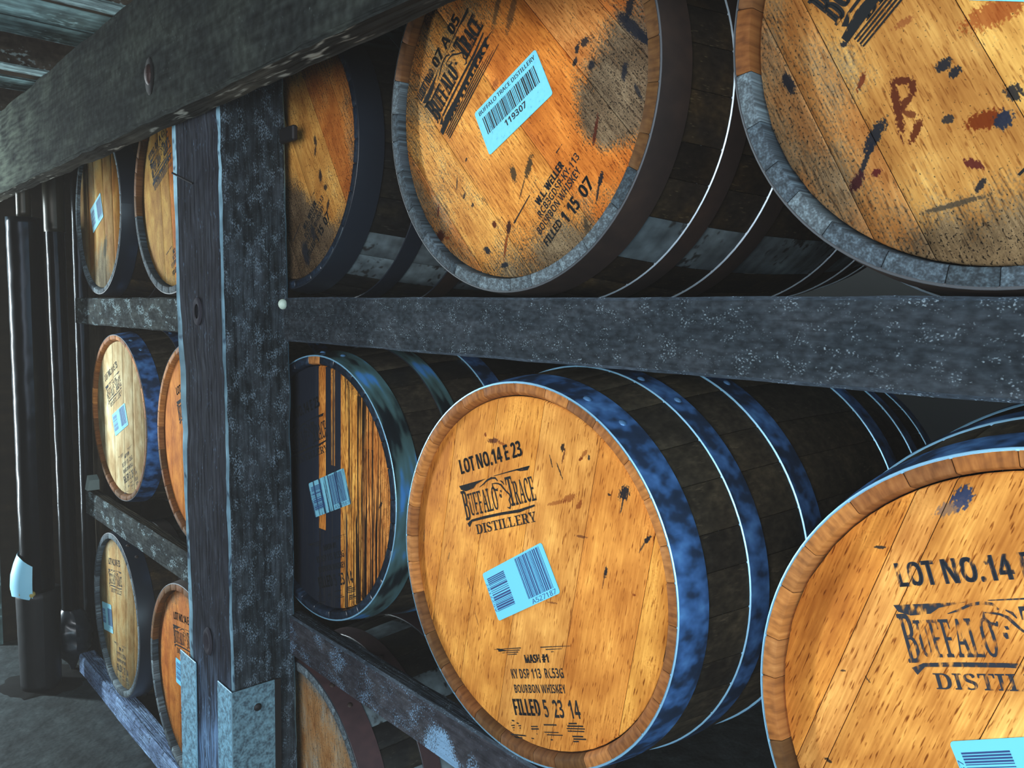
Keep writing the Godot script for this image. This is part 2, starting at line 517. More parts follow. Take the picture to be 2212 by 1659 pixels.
# =====================================================================  barrel heads
# Wood of one head in the frame of its boards (x across, y along the grain). o: seed, bounds, tones, grain, fleck, fth, speck, blobs [[u, v, r, amount]], dirt colour, splats [[u, v, rx, ry, deg, colour, alpha]], bands [[x0, x1, y0, y1, alpha]], streaks
func head_tex(n: int, rot: float, o: Dictionary) -> ImageTexture:
	var sd: int = o.seed
	var R := 0.26
	var ng := noise(sd, 0.10 * 1280.0 / n, n, n, 1.0, 26.0, 3)
	var nf := noise(sd + 1, 0.13 * 1280.0 / n, n, n, 1.0, 9.0, 2)
	var nd := noise(sd + 2, 0.006 * 1280.0 / n, n, n, 1.0, 1.6, 5)
	var ns := noise(sd + 3, 0.13 * 1280.0 / n, n, n, 1.0, 1.5, 3)
	var bounds: Array = o.bounds
	var tones: Array = o.tones
	var cr := PackedFloat32Array()
	var cg := PackedFloat32Array()
	var cb := PackedFloat32Array()
	var off := PackedInt32Array()
	cr.resize(n)
	cg.resize(n)
	cb.resize(n)
	off.resize(n)
	for x in n:
		var u := (float(x) / n * 2.0 - 1.0) * R
		var k := 0
		for b in bounds:
			if u > b:
				k += 1
		var t: Color = tones[k % tones.size()]
		cr[x] = t.r * 255.0
		cg[x] = t.g * 255.0
		cb[x] = t.b * 255.0
		off[x] = (k * 379 + 57) % n
	# dirt mask, low resolution
	var lo := 64
	var dm := PackedByteArray()
	dm.resize(lo * lo)
	var ca := cos(-rot)
	var sa := sin(-rot)
	var blobs := []
	for bl in o.get("blobs", []):
		blobs.append([bl[0] * ca - bl[1] * sa, bl[0] * sa + bl[1] * ca, bl[2], bl[3]])
	var rim: float = o.get("rim", 0.0)
	for y in lo:
		for x in lo:
			var p := Vector2((x + 0.5) / lo * 2 - 1, 1 - (y + 0.5) / lo * 2) * R
			var v: float = o.get("dirt0", 0.0)
			for bl in blobs:
				var q: float = p.distance_to(Vector2(bl[0], bl[1])) / bl[2]
				v += bl[3] * clampf(1.25 - q, 0.0, 1.0)
			v += rim * smoothstep(0.2, 0.25, p.length())
			dm[y * lo + x] = int(clampf(v, 0, 1) * 255.0)
	var dim := Image.create_from_data(lo, lo, false, Image.FORMAT_L8, dm)
	dim.resize(n, n, Image.INTERPOLATE_CUBIC)
	var dmask := dim.get_data()
	var gk: float = o.get("grain", 0.16)
	var fk: float = o.get("fleck", 0.35)
	var fth: float = o.get("fth", 0.7)
	var dk: Color = o.get("dirt", Color(0.36, 0.33, 0.27))
	var dr := dk.r * 255.0
	var dg := dk.g * 255.0
	var db := dk.b * 255.0
	var cloud: float = o.get("cloud", 0.16)
	var sth: float = o.get("speck", 0.9)
	var out := PackedByteArray()
	out.resize(n * n * 3)
	var lg := PackedFloat32Array()
	lg.resize(256)
	for i in 256:
		lg[i] = 1.0 - gk + 1.5 * gk * i / 255.0
	var i := 0
	var j := 0
	for y in n:
		for x in n:
			var ii := ((y + off[x]) % n) * n + x
			var d := nd[i] / 255.0
			var m := lg[ng[ii]] * (1.0 - cloud + 2.0 * cloud * d)
			var f := nf[ii] / 255.0
			if f > fth:
				m *= 1.0 - fk * minf(1.0, (f - fth) * 6.0)
			var r := cr[x] * m
			var g := cg[x] * m * (0.5 + 0.5 * m)
			var b := cb[x] * m * m
			var s := ns[i] / 255.0
			var dv := dmask[i] / 255.0
			if dv > 0.015:
				var a := clampf((dv * 1.5 + (d - 0.5) * 0.9 + (s - 0.5) * 1.1 + (f - 0.5) * 0.5 - 0.42) * 1.25, 0.0, 0.85)
				var q := 0.7 + 0.6 * s
				q *= m * m
				r += (dr * q - r) * a
				g += (dg * q - g) * a
				b += (db * q - b) * a
			var sp := s - sth + dmask[i] * 0.0006
			if sp > 0.0:
				var q := 1.0 - minf(0.72, sp * 9.0)
				r *= q
				g *= q
				b *= q
			out[j] = int(minf(r, 255.0))
			out[j + 1] = int(minf(g, 255.0))
			out[j + 2] = int(minf(b, 255.0))
			j += 3
			i += 1
	# leak bands and streaks running along the grain
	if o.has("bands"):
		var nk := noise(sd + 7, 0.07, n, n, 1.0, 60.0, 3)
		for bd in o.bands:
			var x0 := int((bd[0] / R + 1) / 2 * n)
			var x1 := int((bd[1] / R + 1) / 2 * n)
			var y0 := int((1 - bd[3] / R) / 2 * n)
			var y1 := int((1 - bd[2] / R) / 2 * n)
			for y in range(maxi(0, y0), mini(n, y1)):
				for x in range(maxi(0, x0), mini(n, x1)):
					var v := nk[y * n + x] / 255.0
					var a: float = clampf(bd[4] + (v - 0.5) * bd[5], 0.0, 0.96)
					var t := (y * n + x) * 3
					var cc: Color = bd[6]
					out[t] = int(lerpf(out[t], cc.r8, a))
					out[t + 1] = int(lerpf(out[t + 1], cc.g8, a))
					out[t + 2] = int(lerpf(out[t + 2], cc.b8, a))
	for sp in o.get("splats", []):
		var u: float = sp[0] * ca - sp[1] * sa
		var v: float = sp[0] * sa + sp[1] * ca
		var an: float = deg_to_rad(sp[4]) - rot
		var rx: float = sp[2]
		var ry: float = sp[3]
		var cc: Color = sp[5]
		var big := maxf(rx, ry) * 1.5
		var x0 := int(((u - big) / R + 1) / 2 * n)
		var x1 := int(((u + big) / R + 1) / 2 * n)
		var y0 := int((1 - (v + big) / R) / 2 * n)
		var y1 := int((1 - (v - big) / R) / 2 * n)
		for y in range(maxi(0, y0), mini(n, y1 + 1)):
			for x in range(maxi(0, x0), mini(n, x1 + 1)):
				var px := (float(x) / n * 2 - 1) * R - u
				var py := (1 - float(y) / n * 2) * R - v
				var ex := (px * cos(an) + py * sin(an)) / rx
				var ey := (-px * sin(an) + py * cos(an)) / ry
				var q := sqrt(ex * ex + ey * ey) + (ns[y * n + x] / 255.0 - 0.5) * 0.9 + (nf[y * n + x] / 255.0 - 0.5) * 0.6
				var a: float = clampf((1.0 - q) * 4.0, 0.0, 1.0) * sp[6]
				if a > 0.0:
					var t := (y * n + x) * 3
					out[t] = int(lerpf(out[t], cc.r8, a))
					out[t + 1] = int(lerpf(out[t + 1], cc.g8, a))
					out[t + 2] = int(lerpf(out[t + 2], cc.b8, a))
	return texture(n, n, out)


func board_mesh(x0: float, x1: float) -> ArrayMesh:
	var st := begin()
	var g := 0.0003
	var bv := 0.0012
	var xs := [x0 + g, x0 + g + bv]
	for k in range(1, 6):
		xs.append(lerpf(x0 + g + bv, x1 - g - bv, k / 6.0))
	xs.append(x1 - g - bv)
	xs.append(x1 - g)
	var pts := []
	var uvs := []
	for k in xs.size():
		var x: float = clampf(xs[k], -RH + 0.0001, RH - 0.0001)
		var yy := sqrt(RH * RH - x * x)
		var edge := k == 0 or k == xs.size() - 1
		var z := -0.0011 if edge else 0.0
		var col := [Vector3(x, yy, z - 0.004), Vector3(x, yy - 0.002, z), Vector3(x, -yy + 0.002, z), Vector3(x, -yy, z - 0.004)]
		if yy < 0.003:
			col = [Vector3(x, 0.001, z - 0.004), Vector3(x, 0.0005, z), Vector3(x, -0.0005, z), Vector3(x, -0.001, z - 0.004)]
		pts.append(col)
		var u := []
		for p in col:
			u.append(Vector2(0.5 + p.x / 0.52, 0.5 - p.y / 0.52))
		uvs.append(u)
	grid(st, pts, uvs)
	return finish([st])


# =====================================================================  barrel bodies
func prof_r(s: float) -> float:
	var t := absf(s - BL / 2) / (BL / 2)
	return 0.2722 + 0.036 * (1.0 - pow(t, 2.1))


func stave_mesh(w: float, T: float, D: float, uo: float) -> ArrayMesh:
	# outer face, chime end; centred on angle 0 about z, front end at z = 0
	var h := w / 2 - 0.0010
	var e := 0.006
	var an := [-h, -h + e, -h / 3, h / 3, h - e, h]
	var ss := [0.0, 0.05, 0.13, 0.22, 0.33, 0.45, 0.57, 0.68, 0.77, 0.85, BL]
	var st := begin()
	var pts := []
	var uvs := []
	for k in an.size():
		var a: float = an[k]
		var col := []
		var uc := []
		for s in ss:
			var r := prof_r(s) - (0.0013 if k == 0 or k == 5 else 0.0)
			col.append(Vector3(r * cos(a), r * sin(a), -s))
			uc.append(Vector2(a * 0.28 * 3.0 + uo, s * 1.4 + uo * 1.7))
		pts.append(col)
		uvs.append(uc)
	pts.reverse()
	uvs.reverse()
	grid(st, pts, uvs)
	var sc := begin()
	var r0 := prof_r(0.0)
	var rb := [r0, r0 - 0.0012, r0 - T, r0 - T - 0.0015, RH + 0.002, RH + 0.0012]
	var zb := [-0.0012, 0.0, 0.0, -0.001, -D + 0.002 - 0.001, -D - 0.012]
	var p2 := []
	var u2 := []
	for k in an.size():
		var a: float = an[k]
		var c2 := []
		var cu := []
		for q in rb.size():
			var dz := -0.0016 if k == 0 or k == 5 else 0.0
			c2.append(Vector3(rb[q] * cos(a), rb[q] * sin(a), zb[q] + dz))
			cu.append(Vector2(a * 3.0 + uo, (r0 - rb[q]) * 12.0 + uo))
		p2.append(c2)
		u2.append(cu)
	grid(sc, p2, u2)
	return finish([st, sc])


func hoop_mesh(s0: float, s1: float, t: float) -> ArrayMesh:
	var so := begin()
	var n := 112
	var e := 0.0007
	var ra := prof_r(s0)
	var rm := prof_r((s0 + s1) / 2)
	var rb := prof_r(s1)
	lathe(so, [Vector2(ra + t, -s0 - e), Vector2(rm + t + 0.0004, -(s0 + s1) / 2), Vector2(rb + t, -s1 + e)], n, 3.0)
	var se := begin()
	lathe(se, [Vector2(ra - 0.0012, -s0), Vector2(ra + t - e, -s0), Vector2(ra + t, -s0 - e)], n)
	lathe(se, [Vector2(rb + t, -s1 + e), Vector2(rb + t - e, -s1), Vector2(rb - 0.0012, -s1)], n)
	return finish([so, se])


func dome_mesh(r: float, h: float) -> ArrayMesh:
	var st := begin()
	lathe(st, [Vector2(0.0001, h), Vector2(r * 0.5, h * 0.88), Vector2(r * 0.85, h * 0.5), Vector2(r, 0.0)], 14)
	return finish([st])


var mesh_cache := {}


func cached(key: String, maker) -> Mesh:
	if not mesh_cache.has(key):
		mesh_cache[key] = maker.call()
	return mesh_cache[key]


# ---------- printing on a head: layout coordinates turned by an angle
func put(st: SurfaceTool, p: Vector2, ang: float, z: float, c := Vector2.ZERO) -> void:
	var q := p.rotated(ang) + c
	st.set_normal(Vector3(0, 0, 1))
	st.set_uv(q * 5.0)
	st.add_vertex(Vector3(q.x, q.y, z))


func tri(st: SurfaceTool, a: Vector2, b: Vector2, c: Vector2, ang: float, z: float, o := Vector2.ZERO) -> void:
	if (b - a).cross(c - a) > 0:
		var t := b
		b = c
		c = t
	put(st, a, ang, z, o)
	put(st, b, ang, z, o)
	put(st, c, ang, z, o)


func poly(st: SurfaceTool, pts: Array, ang: float, z: float, o := Vector2.ZERO) -> void:
	var idx := Geometry2D.triangulate_polygon(PackedVector2Array(pts))
	for k in range(0, idx.size(), 3):
		tri(st, pts[idx[k]], pts[idx[k + 1]], pts[idx[k + 2]], ang, z, o)


func stroke(st: SurfaceTool, pts: Array, w: Array, ang: float, z: float, o := Vector2.ZERO) -> void:
	var L := []
	var Rr := []
	for k in pts.size():
		var d: Vector2 = (pts[mini(k + 1, pts.size() - 1)] - pts[maxi(k - 1, 0)]).normalized()
		var n := Vector2(-d.y, d.x) * (float(w[mini(k, w.size() - 1)]) / 2)
		L.append(pts[k] + n)
		Rr.append(pts[k] - n)
	for k in pts.size() - 1:
		tri(st, L[k], L[k + 1], Rr[k + 1], ang, z, o)
		tri(st, L[k], Rr[k + 1], Rr[k], ang, z, o)


func words(st: SurfaceTool, text: String, font: Font, x0: float, y0: float, x1: float, cap: float, ang: float, z: float, o := Vector2.ZERO, fat := 0.0) -> void:
	var tm := TextMesh.new()
	tm.text = text
	tm.font = font
	tm.font_size = 48
	tm.pixel_size = 0.01
	tm.depth = 0.0
	tm.curve_step = 2.0
	var arr := tm.surface_get_arrays(0)
	var vs: PackedVector3Array = arr[Mesh.ARRAY_VERTEX]
	var ix: PackedInt32Array = arr[Mesh.ARRAY_INDEX]
	var lo := Vector2(1e9, 1e9)
	var hi := Vector2(-1e9, -1e9)
	for v in vs:
		lo = lo.min(Vector2(v.x, v.y))
		hi = hi.max(Vector2(v.x, v.y))
	var k := Vector2((x1 - x0) / (hi.x - lo.x), cap / (hi.y - lo.y))
	var fl := func(v: Vector3) -> Vector2: return Vector2(x0, y0) + (Vector2(v.x, v.y) - lo) * k
	for shift in ([Vector2.ZERO] if fat == 0.0 else [Vector2(-fat, 0), Vector2(fat, 0)]):
		if ix.size() > 0:
			for i in range(0, ix.size(), 3):
				tri(st, fl.call(vs[ix[i]]) + shift, fl.call(vs[ix[i + 1]]) + shift, fl.call(vs[ix[i + 2]]) + shift, ang, z, o)
		else:
			for i in range(0, vs.size(), 3):
				tri(st, fl.call(vs[i]) + shift, fl.call(vs[i + 1]) + shift, fl.call(vs[i + 2]) + shift, ang, z, o)


func logo(st: SurfaceTool, dx: float, dy: float, ang: float, z: float, heavy: bool) -> void:
	var o := Vector2(dx, dy).rotated(ang)
	var V := func(vx, vy): return Vector2(vx, vy)
	var f := 0.0012 if heavy else 0.0
	words(st, "B", serif, -0.1035, 0.0885, -0.0905, 0.046, ang, z, o, f)
	words(st, "UFFALO", serif, -0.0895, 0.0935, -0.0215, 0.0345, ang, z, o, f)
	words(st, "T", serif, 0.0035, 0.0935, 0.0175, 0.043, ang, z, o, f)
	words(st, "RACE", serif, 0.0165, 0.0935, 0.0605, 0.0345, ang, z, o, f)
	poly(st, [V.call(-0.1035, 0.143), V.call(-0.066, 0.1428), V.call(-0.0369, 0.1426), V.call(-0.062, 0.1385), V.call(-0.071, 0.1335), V.call(-0.09, 0.1325), V.call(-0.1005, 0.1365)], ang, z, o)
	stroke(st, [V.call(-0.019, 0.143), V.call(0.02, 0.1428), V.call(0.061, 0.142)], [0.0008, 0.0018, 0.0022], ang, z, o)
	poly(st, [V.call(0.03, 0.1425), V.call(0.061, 0.142), V.call(0.056, 0.1375), V.call(0.04, 0.139)], ang, z, o)
	# the hump and the head of the animal
	stroke(st, [V.call(-0.056, 0.1328), V.call(-0.046, 0.1355), V.call(-0.035, 0.1398), V.call(-0.0244, 0.1412), V.call(-0.016, 0.1395), V.call(-0.0125, 0.1345)], [0.0008, 0.002, 0.0026, 0.003, 0.0028, 0.002], ang, z, o)
	stroke(st, [V.call(-0.0255, 0.1335), V.call(-0.0262, 0.1285), V.call(-0.0225, 0.1228), V.call(-0.0172, 0.1215), V.call(-0.0165, 0.1245)], [0.0016, 0.0026, 0.0028, 0.0036, 0.0016], ang, z, o)
	stroke(st, [V.call(-0.0245, 0.1325), V.call(-0.0185, 0.132), V.call(-0.0125, 0.1305), V.call(-0.007, 0.1275), V.call(-0.0035, 0.1225)], [0.001, 0.002, 0.002, 0.003, 0.003], ang, z, o)
	stroke(st, [V.call(-0.007, 0.134), V.call(-0.0025, 0.131), V.call(0.0, 0.1265)], [0.0012, 0.0026, 0.001], ang, z, o)
	stroke(st, [V.call(-0.0035, 0.1225), V.call(0.001, 0.1165), V.call(0.0065, 0.1115), V.call(0.0075, 0.1075), V.call(0.0035, 0.103), V.call(0.005, 0.096), V.call(0.0015, 0.0912), V.call(-0.0035, 0.0935)], [0.003, 0.0022, 0.0026, 0.003, 0.0026, 0.0024, 0.0034, 0.001], ang, z, o)
	poly(st, [V.call(-0.012, 0.1202), V.call(-0.009, 0.1202), V.call(-0.0085, 0.1172), V.call(-0.011, 0.117)], ang, z, o)
	poly(st, [V.call(-0.0145, 0.1148), V.call(-0.011, 0.1145), V.call(-0.0105, 0.1095), V.call(-0.013, 0.109), V.call(-0.0148, 0.112)], ang, z, o)
	# ground line and the line of small capitals
	stroke(st, [V.call(-0.1005, 0.0805), V.call(-0.09, 0.0865), V.call(-0.06, 0.087), V.call(-0.02, 0.0865), V.call(0.02, 0.0845), V.call(0.054, 0.0872)], [0.0075, 0.0036, 0.0042, 0.004, 0.0046, 0.0026], ang, z, o)
	words(st, "DISTILLERY", serif, -0.0845, 0.0645, 0.0515, 0.0145, ang, z, o, f * 0.8)


func stamps_new(ang: float, z: float, full: bool) -> ArrayMesh:
	var st := begin()
	words(st, "LOT NO.14 E 23", bold, -0.092, 0.159, 0.052, 0.0232, ang, z, Vector2.ZERO, 0.0005)
	logo(st, 0, 0, ang, z, false)
	var rn := RandomNumberGenerator.new()
	rn.seed = 5
	for k in 4:
		stroke(st, [Vector2(-0.101 + 0.008 * k, -0.1085 - 0.0028 * k), Vector2(-0.0395 - 0.004 * k, -0.108 - 0.0028 * k)], [0.0006, 0.0014], ang, z)
		if k < 3:
			stroke(st, [Vector2(0.002 + 0.01 * k, -0.1085 - 0.0034 * k), Vector2(0.062 - 0.017 * k, -0.1085 - 0.0034 * k)], [0.0014, 0.0006], ang, z)
	poly(st, [Vector2(-0.095, -0.107), Vector2(-0.088, -0.1075), Vector2(-0.07, -0.111), Vector2(-0.09, -0.112)], ang, z)
	words(st, "MASH #1", bold, -0.036, -0.1298, 0.013, 0.0118, ang, z, Vector2.ZERO, 0.0005)
	words(st, "KY DSP 113  RC53G", bold, -0.073, -0.1515, 0.0366, 0.0138, ang, z)
	words(st, "BOURBON WHISKEY", bold, -0.073, -0.172, 0.0345, 0.012, ang, z)
	words(st, "FILLED", bold, -0.083, -0.204, -0.027, 0.0235, ang, z, Vector2.ZERO, 0.0006)
	words(st, "5  23  14", bold, -0.019, -0.2055, 0.053, 0.0245, ang, z)
	for k in 8:
		var y := -0.2125 - 0.0034 * k
		var segs := [[-0.098, -0.088], [-0.082, -0.074], [-0.055, -0.035], [-0.031, 0.014], [0.019, 0.055]]
		for sg in segs:
			if rn.randf() < 0.72:
				var c := 0.018 * absf(k - 2.5) / 4.0
				stroke(st, [Vector2(sg[0] + c * rn.randf(), y), Vector2(sg[1] - c * rn.randf() * 2.0, y + 0.0006)], [0.0012 + rn.randf() * 0.0008], ang, z)
	return st.commit()


func stamps_old(ang: float, z: float, upper: bool) -> ArrayMesh:
	var st := begin()
	if upper:
		words(st, "07 A 05", bold, -0.06, 0.172, 0.023, 0.0205, ang, z, Vector2.ZERO, 0.0004)
		words(st, "LOT NO", bold, -0.118, 0.173, -0.07, 0.017, ang, z, Vector2.ZERO, 0.0018)
		logo(st, -0.016, 0.026, ang, z, true)
		poly(st, [Vector2(-0.126, 0.1015), Vector2(-0.1, 0.1075), Vector2(-0.05, 0.104), Vector2(0.0, 0.107), Vector2(0.03, 0.1045), Vector2(0.05, 0.0985), Vector2(0.02, 0.1), Vector2(-0.03, 0.0975), Vector2(-0.126, 0.092)], ang, z + 0.00008)
		for k in 4:
			stroke(st, [Vector2(-0.12, 0.0885 - 0.0042 * k), Vector2(-0.04, 0.0878 - 0.0042 * k), Vector2(0.044 - 0.012 * (3 - k), 0.0862 - 0.0042 * k)], [0.0022, 0.0026, 0.001], ang, z)
	stroke(st, [Vector2(-0.121, -0.1255), Vector2(-0.071, -0.1235)], [0.0026, 0.0016], ang, z)
	stroke(st, [Vector2(0.002, -0.1246), Vector2(0.017, -0.1254)], [0.0018, 0.0012], ang, z)
	words(st, "W.L. WELLER", bold, -0.0705, -0.149, -0.001, 0.0125, ang, z, Vector2.ZERO, 0.0006)
	words(st, "RCB3GDSP-KY-113", bold, -0.0796, -0.1635, 0.0243, 0.0118, ang, z)
	words(st, "BOURBON WHISKEY", bold, -0.0971, -0.1785, 0.0122, 0.0122, ang, z)
	words(st, "FILLED", bold, -0.0998, -0.2005, -0.0595, 0.0128, ang, z, Vector2.ZERO, 0.0004)
	words(st, "1", bold, -0.053, -0.2075, -0.047, 0.02, ang, z, Vector2.ZERO, 0.0006)
	words(st, "15", bold, -0.038, -0.2085, -0.02, 0.021, ang, z, Vector2.ZERO, 0.0006)
	words(st, "07", bold, -0.009, -0.2085, 0.0142, 0.02, ang, z, Vector2.ZERO, 0.0004)
	return st.commit()


func rounded(w: float, h: float, r: float, cut := 0.0) -> Array:
	var pts := []
	var cs := [Vector2(w / 2 - r, h / 2 - r), Vector2(-w / 2 + r, h / 2 - r), Vector2(-w / 2 + r, -h / 2 + r), Vector2(w / 2 - r, -h / 2 + r)]
	for q in 4:
		for k in 5:
			var a := (q + k / 4.0) * PI / 2
			pts.append(cs[q] + Vector2(cos(a), sin(a)) * r)
	return pts


func label_mesh(w: float, h: float, r: float) -> ArrayMesh:
	var st := begin()
	st.set_smooth_group(-1)
	var pts := rounded(w, h, r)
	var n := pts.size()
	var z := 0.0005
	for k in n:
		var a: Vector2 = pts[k]
		var b: Vector2 = pts[(k + 1) % n]
		for v in [Vector3(0, 0, z), Vector3(b.x, b.y, z), Vector3(a.x, a.y, z)]:
			vert(st, v, Vector2(v.x, v.y) * 7.0)
		quad(st, Vector3(a.x, a.y, 0), Vector3(a.x, a.y, z), Vector3(b.x, b.y, z), Vector3(b.x, b.y, 0))
	return finish([st])


func bars(st: SurfaceTool, x0: float, x1: float, y0: float, y1: float, upright: bool, sd: int, z: float) -> void:
	var rn := RandomNumberGenerator.new()
	rn.seed = sd
	var p := x0 if upright else y0
	var q := x1 if upright else y1
	while p < q:
		var w: float = [0.0009, 0.0009, 0.0017, 0.0026][rn.randi() % 4]
		if p + w > q:
			break
		if upright:
			poly(st, [Vector2(p, y0), Vector2(p + w, y0), Vector2(p + w, y1), Vector2(p, y1)], 0.0, z)
		else:
			poly(st, [Vector2(x0, p), Vector2(x1, p), Vector2(x1, p + w), Vector2(x0, p + w)], 0.0, z)
		p += w + [0.0009, 0.0013, 0.0019][rn.randi() % 3]


func print_new(code: String) -> ArrayMesh:
	var st := begin()
	var z := 0.0007
	bars(st, -0.066, -0.0235, -0.024, 0.027, false, 3, z)
	bars(st, 0.0075, 0.0655, -0.0265, 0.034, true, 4, z)
	words(st, code, sans, 0.012, -0.0352, 0.0665, 0.0068, 0.0, z)
	words(st, code, sans, -0.024, 0.0677, 0.02, 0.0042, PI / 2, z)
	return st.commit()


func print_old() -> ArrayMesh:
	var st := begin()
	var z := 0.0007
	words(st, "BUFFALO TRACE DISTILLERY", sans, -0.064, 0.0255, 0.0665, 0.0064, 0.0, z, Vector2.ZERO, 0.0002)
	bars(st, -0.061, 0.0625, -0.0085, 0.0195, true, 9, z)
	words(st, "119307", bold, -0.024, -0.0215, 0.0245, 0.0096, 0.0, z)
	return st.commit()


# c: Dictionary(called label group, at Vector3 of the front rim's centre, yaw, pitch, rot, bounds, T, D, staves, chime(angle->material), hoops, edges, tex options, size, new/old stamps, ang, ink, paper)
func barrel(c: Dictionary) -> Node3D:
	var b := Basis(Vector3.UP, deg_to_rad(c.get("yaw", 0.0))) * Basis(Vector3.RIGHT, -deg_to_rad(c.get("pitch", 0.0)))
	var rmax := prof_r(BL / 2) + 0.003
	var f := Vector3(0, rmax, BL / 2)           # front rim's centre in the barrel's own axes
	var at: Vector3 = c.at
	var o := thing("barrel", c.label, "barrel", at - b * f, c.get("group", ""))
	o.basis = b
	var T: float = c.T
	var D: float = c.D
	# staves: four widths in a repeating order that closes the round
	var order := [0, 2, 1, 3, 1, 0, 2, 3, 1, 2, 0, 3, 2, 1, 0, 1, 3, 2, 0, 1, 2, 3, 0, 2, 1, 3, 1, 0, 2, 1]
	var rel := [0.8, 0.95, 1.08, 1.25]
	var total := 0.0
	for k in order:
		total += rel[k]
	var a: float = c.get("spin", 0.3)
	for k in order:
		var w: float = rel[k] / total * TAU
		a += w / 2
		var mid := fposmod(a, TAU)
		var mesh := cached("stave%d_%.3f_%.3f" % [k, T, D], stave_mesh.bind(w, T, D, k * 0.31))
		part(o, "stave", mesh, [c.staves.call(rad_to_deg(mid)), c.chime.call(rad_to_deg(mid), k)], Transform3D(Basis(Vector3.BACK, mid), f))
		a += w / 2
	# hoops
	var spans := [[0.0006, 0.0525], [0.1325, 0.172], [0.268, 0.315], [0.585, 0.632], [0.728, 0.7675], [0.8475, 0.8994]]
	for k in 6:
		var hm := cached("hoop%d" % k, hoop_mesh.bind(spans[k][0], spans[k][1], 0.0022))
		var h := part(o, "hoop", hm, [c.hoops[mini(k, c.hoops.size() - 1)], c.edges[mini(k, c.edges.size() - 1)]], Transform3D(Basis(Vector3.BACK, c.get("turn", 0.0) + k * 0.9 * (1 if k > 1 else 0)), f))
		if k < 3:
			var s: float = (spans[k][0] + spans[k][1]) / 2
			for rv in c.get("rivets", [68.0, 56.0]):
				var ang: float = deg_to_rad(rv + k * 3.0) - h.rotation.z
				var r := prof_r(s) + 0.0022
				var xf := Transform3D(Basis(Vector3.BACK, ang) * Basis(Vector3.UP, PI / 2), Vector3(r * cos(ang), r * sin(ang), -s + (0.008 if rv == c.get("rivets", [68.0])[0] else -0.004)))
				part(h, "rivet", cached("rivet", dome_mesh.bind(0.0062, 0.0035)), [c.get("rivet", M.rivet)], xf)
	# the two heads
	var rot := deg_to_rad(c.rot)
	var wood := material(Color.WHITE, 0.7, 0.0, head_tex(c.size, rot, c.tex), 0.15)
	var edges: Array = [-RH] + c.tex.bounds + [RH]
	for k in edges.size() - 1:
		part(o, "head_board", board_mesh(edges[k], edges[k + 1]), [wood], Transform3D(Basis(Vector3.BACK, rot), f + Vector3(0, 0, -D)))
	var back := begin()
	lathe(back, [Vector2(RH + 0.004, -BL + 0.02), Vector2(0.001, -BL + 0.0201)], 32)
	part(o, "rear_head", finish([back]), [M.dark_wood], Transform3D(Basis(), f))
	# print and paper
	var z := -D + 0.0005
	if c.get("stamp", "") != "":
		var key: String = "%s_%.2f_%.3f" % [c.stamp, c.ang, D]
		var sm: Mesh
		if c.stamp == "new":
			sm = cached(key, stamps_new.bind(deg_to_rad(c.ang), z, true))
		else:
			sm = cached(key, stamps_old.bind(deg_to_rad(c.ang), z, c.get("upper", true)))
		part(o, "stencil_print", sm, [c.ink], Transform3D(Basis(), f))
	if c.has("paper"):
		var p: Dictionary = c.paper
		var lw: float = p.get("w", 0.1455)
		var lh: float = p.get("h", 0.0735)
		var lb := part(o, "barcode_label", cached("label_%.3f_%.3f" % [lw, lh], label_mesh.bind(lw, lh, p.get("r", 0.004))), [p.mat], Transform3D(Basis(Vector3.BACK, deg_to_rad(p.deg)), f + Vector3(p.at.x, p.at.y, z + 0.0003)))
		var pm: Mesh = cached("print_" + p.print, print_new.bind(p.get("code", "A527187")) if p.print != "old" else print_old)
		part(lb, "label_print", pm, [p.get("ink", M.barcode_blue)])
	return o


# =====================================================================  the room
func board_box(size: Vector3) -> Mesh:
	return cached("box%s" % size, bevel_box.bind(size, minf(0.004, size[size.min_axis_index()] * 0.3)))


func slab(lo: Vector3, hi: Vector3) -> Array:
	var s := hi - lo
	return [bevel_box(s, 0.002), Transform3D(Basis(), (lo + hi) / 2)]


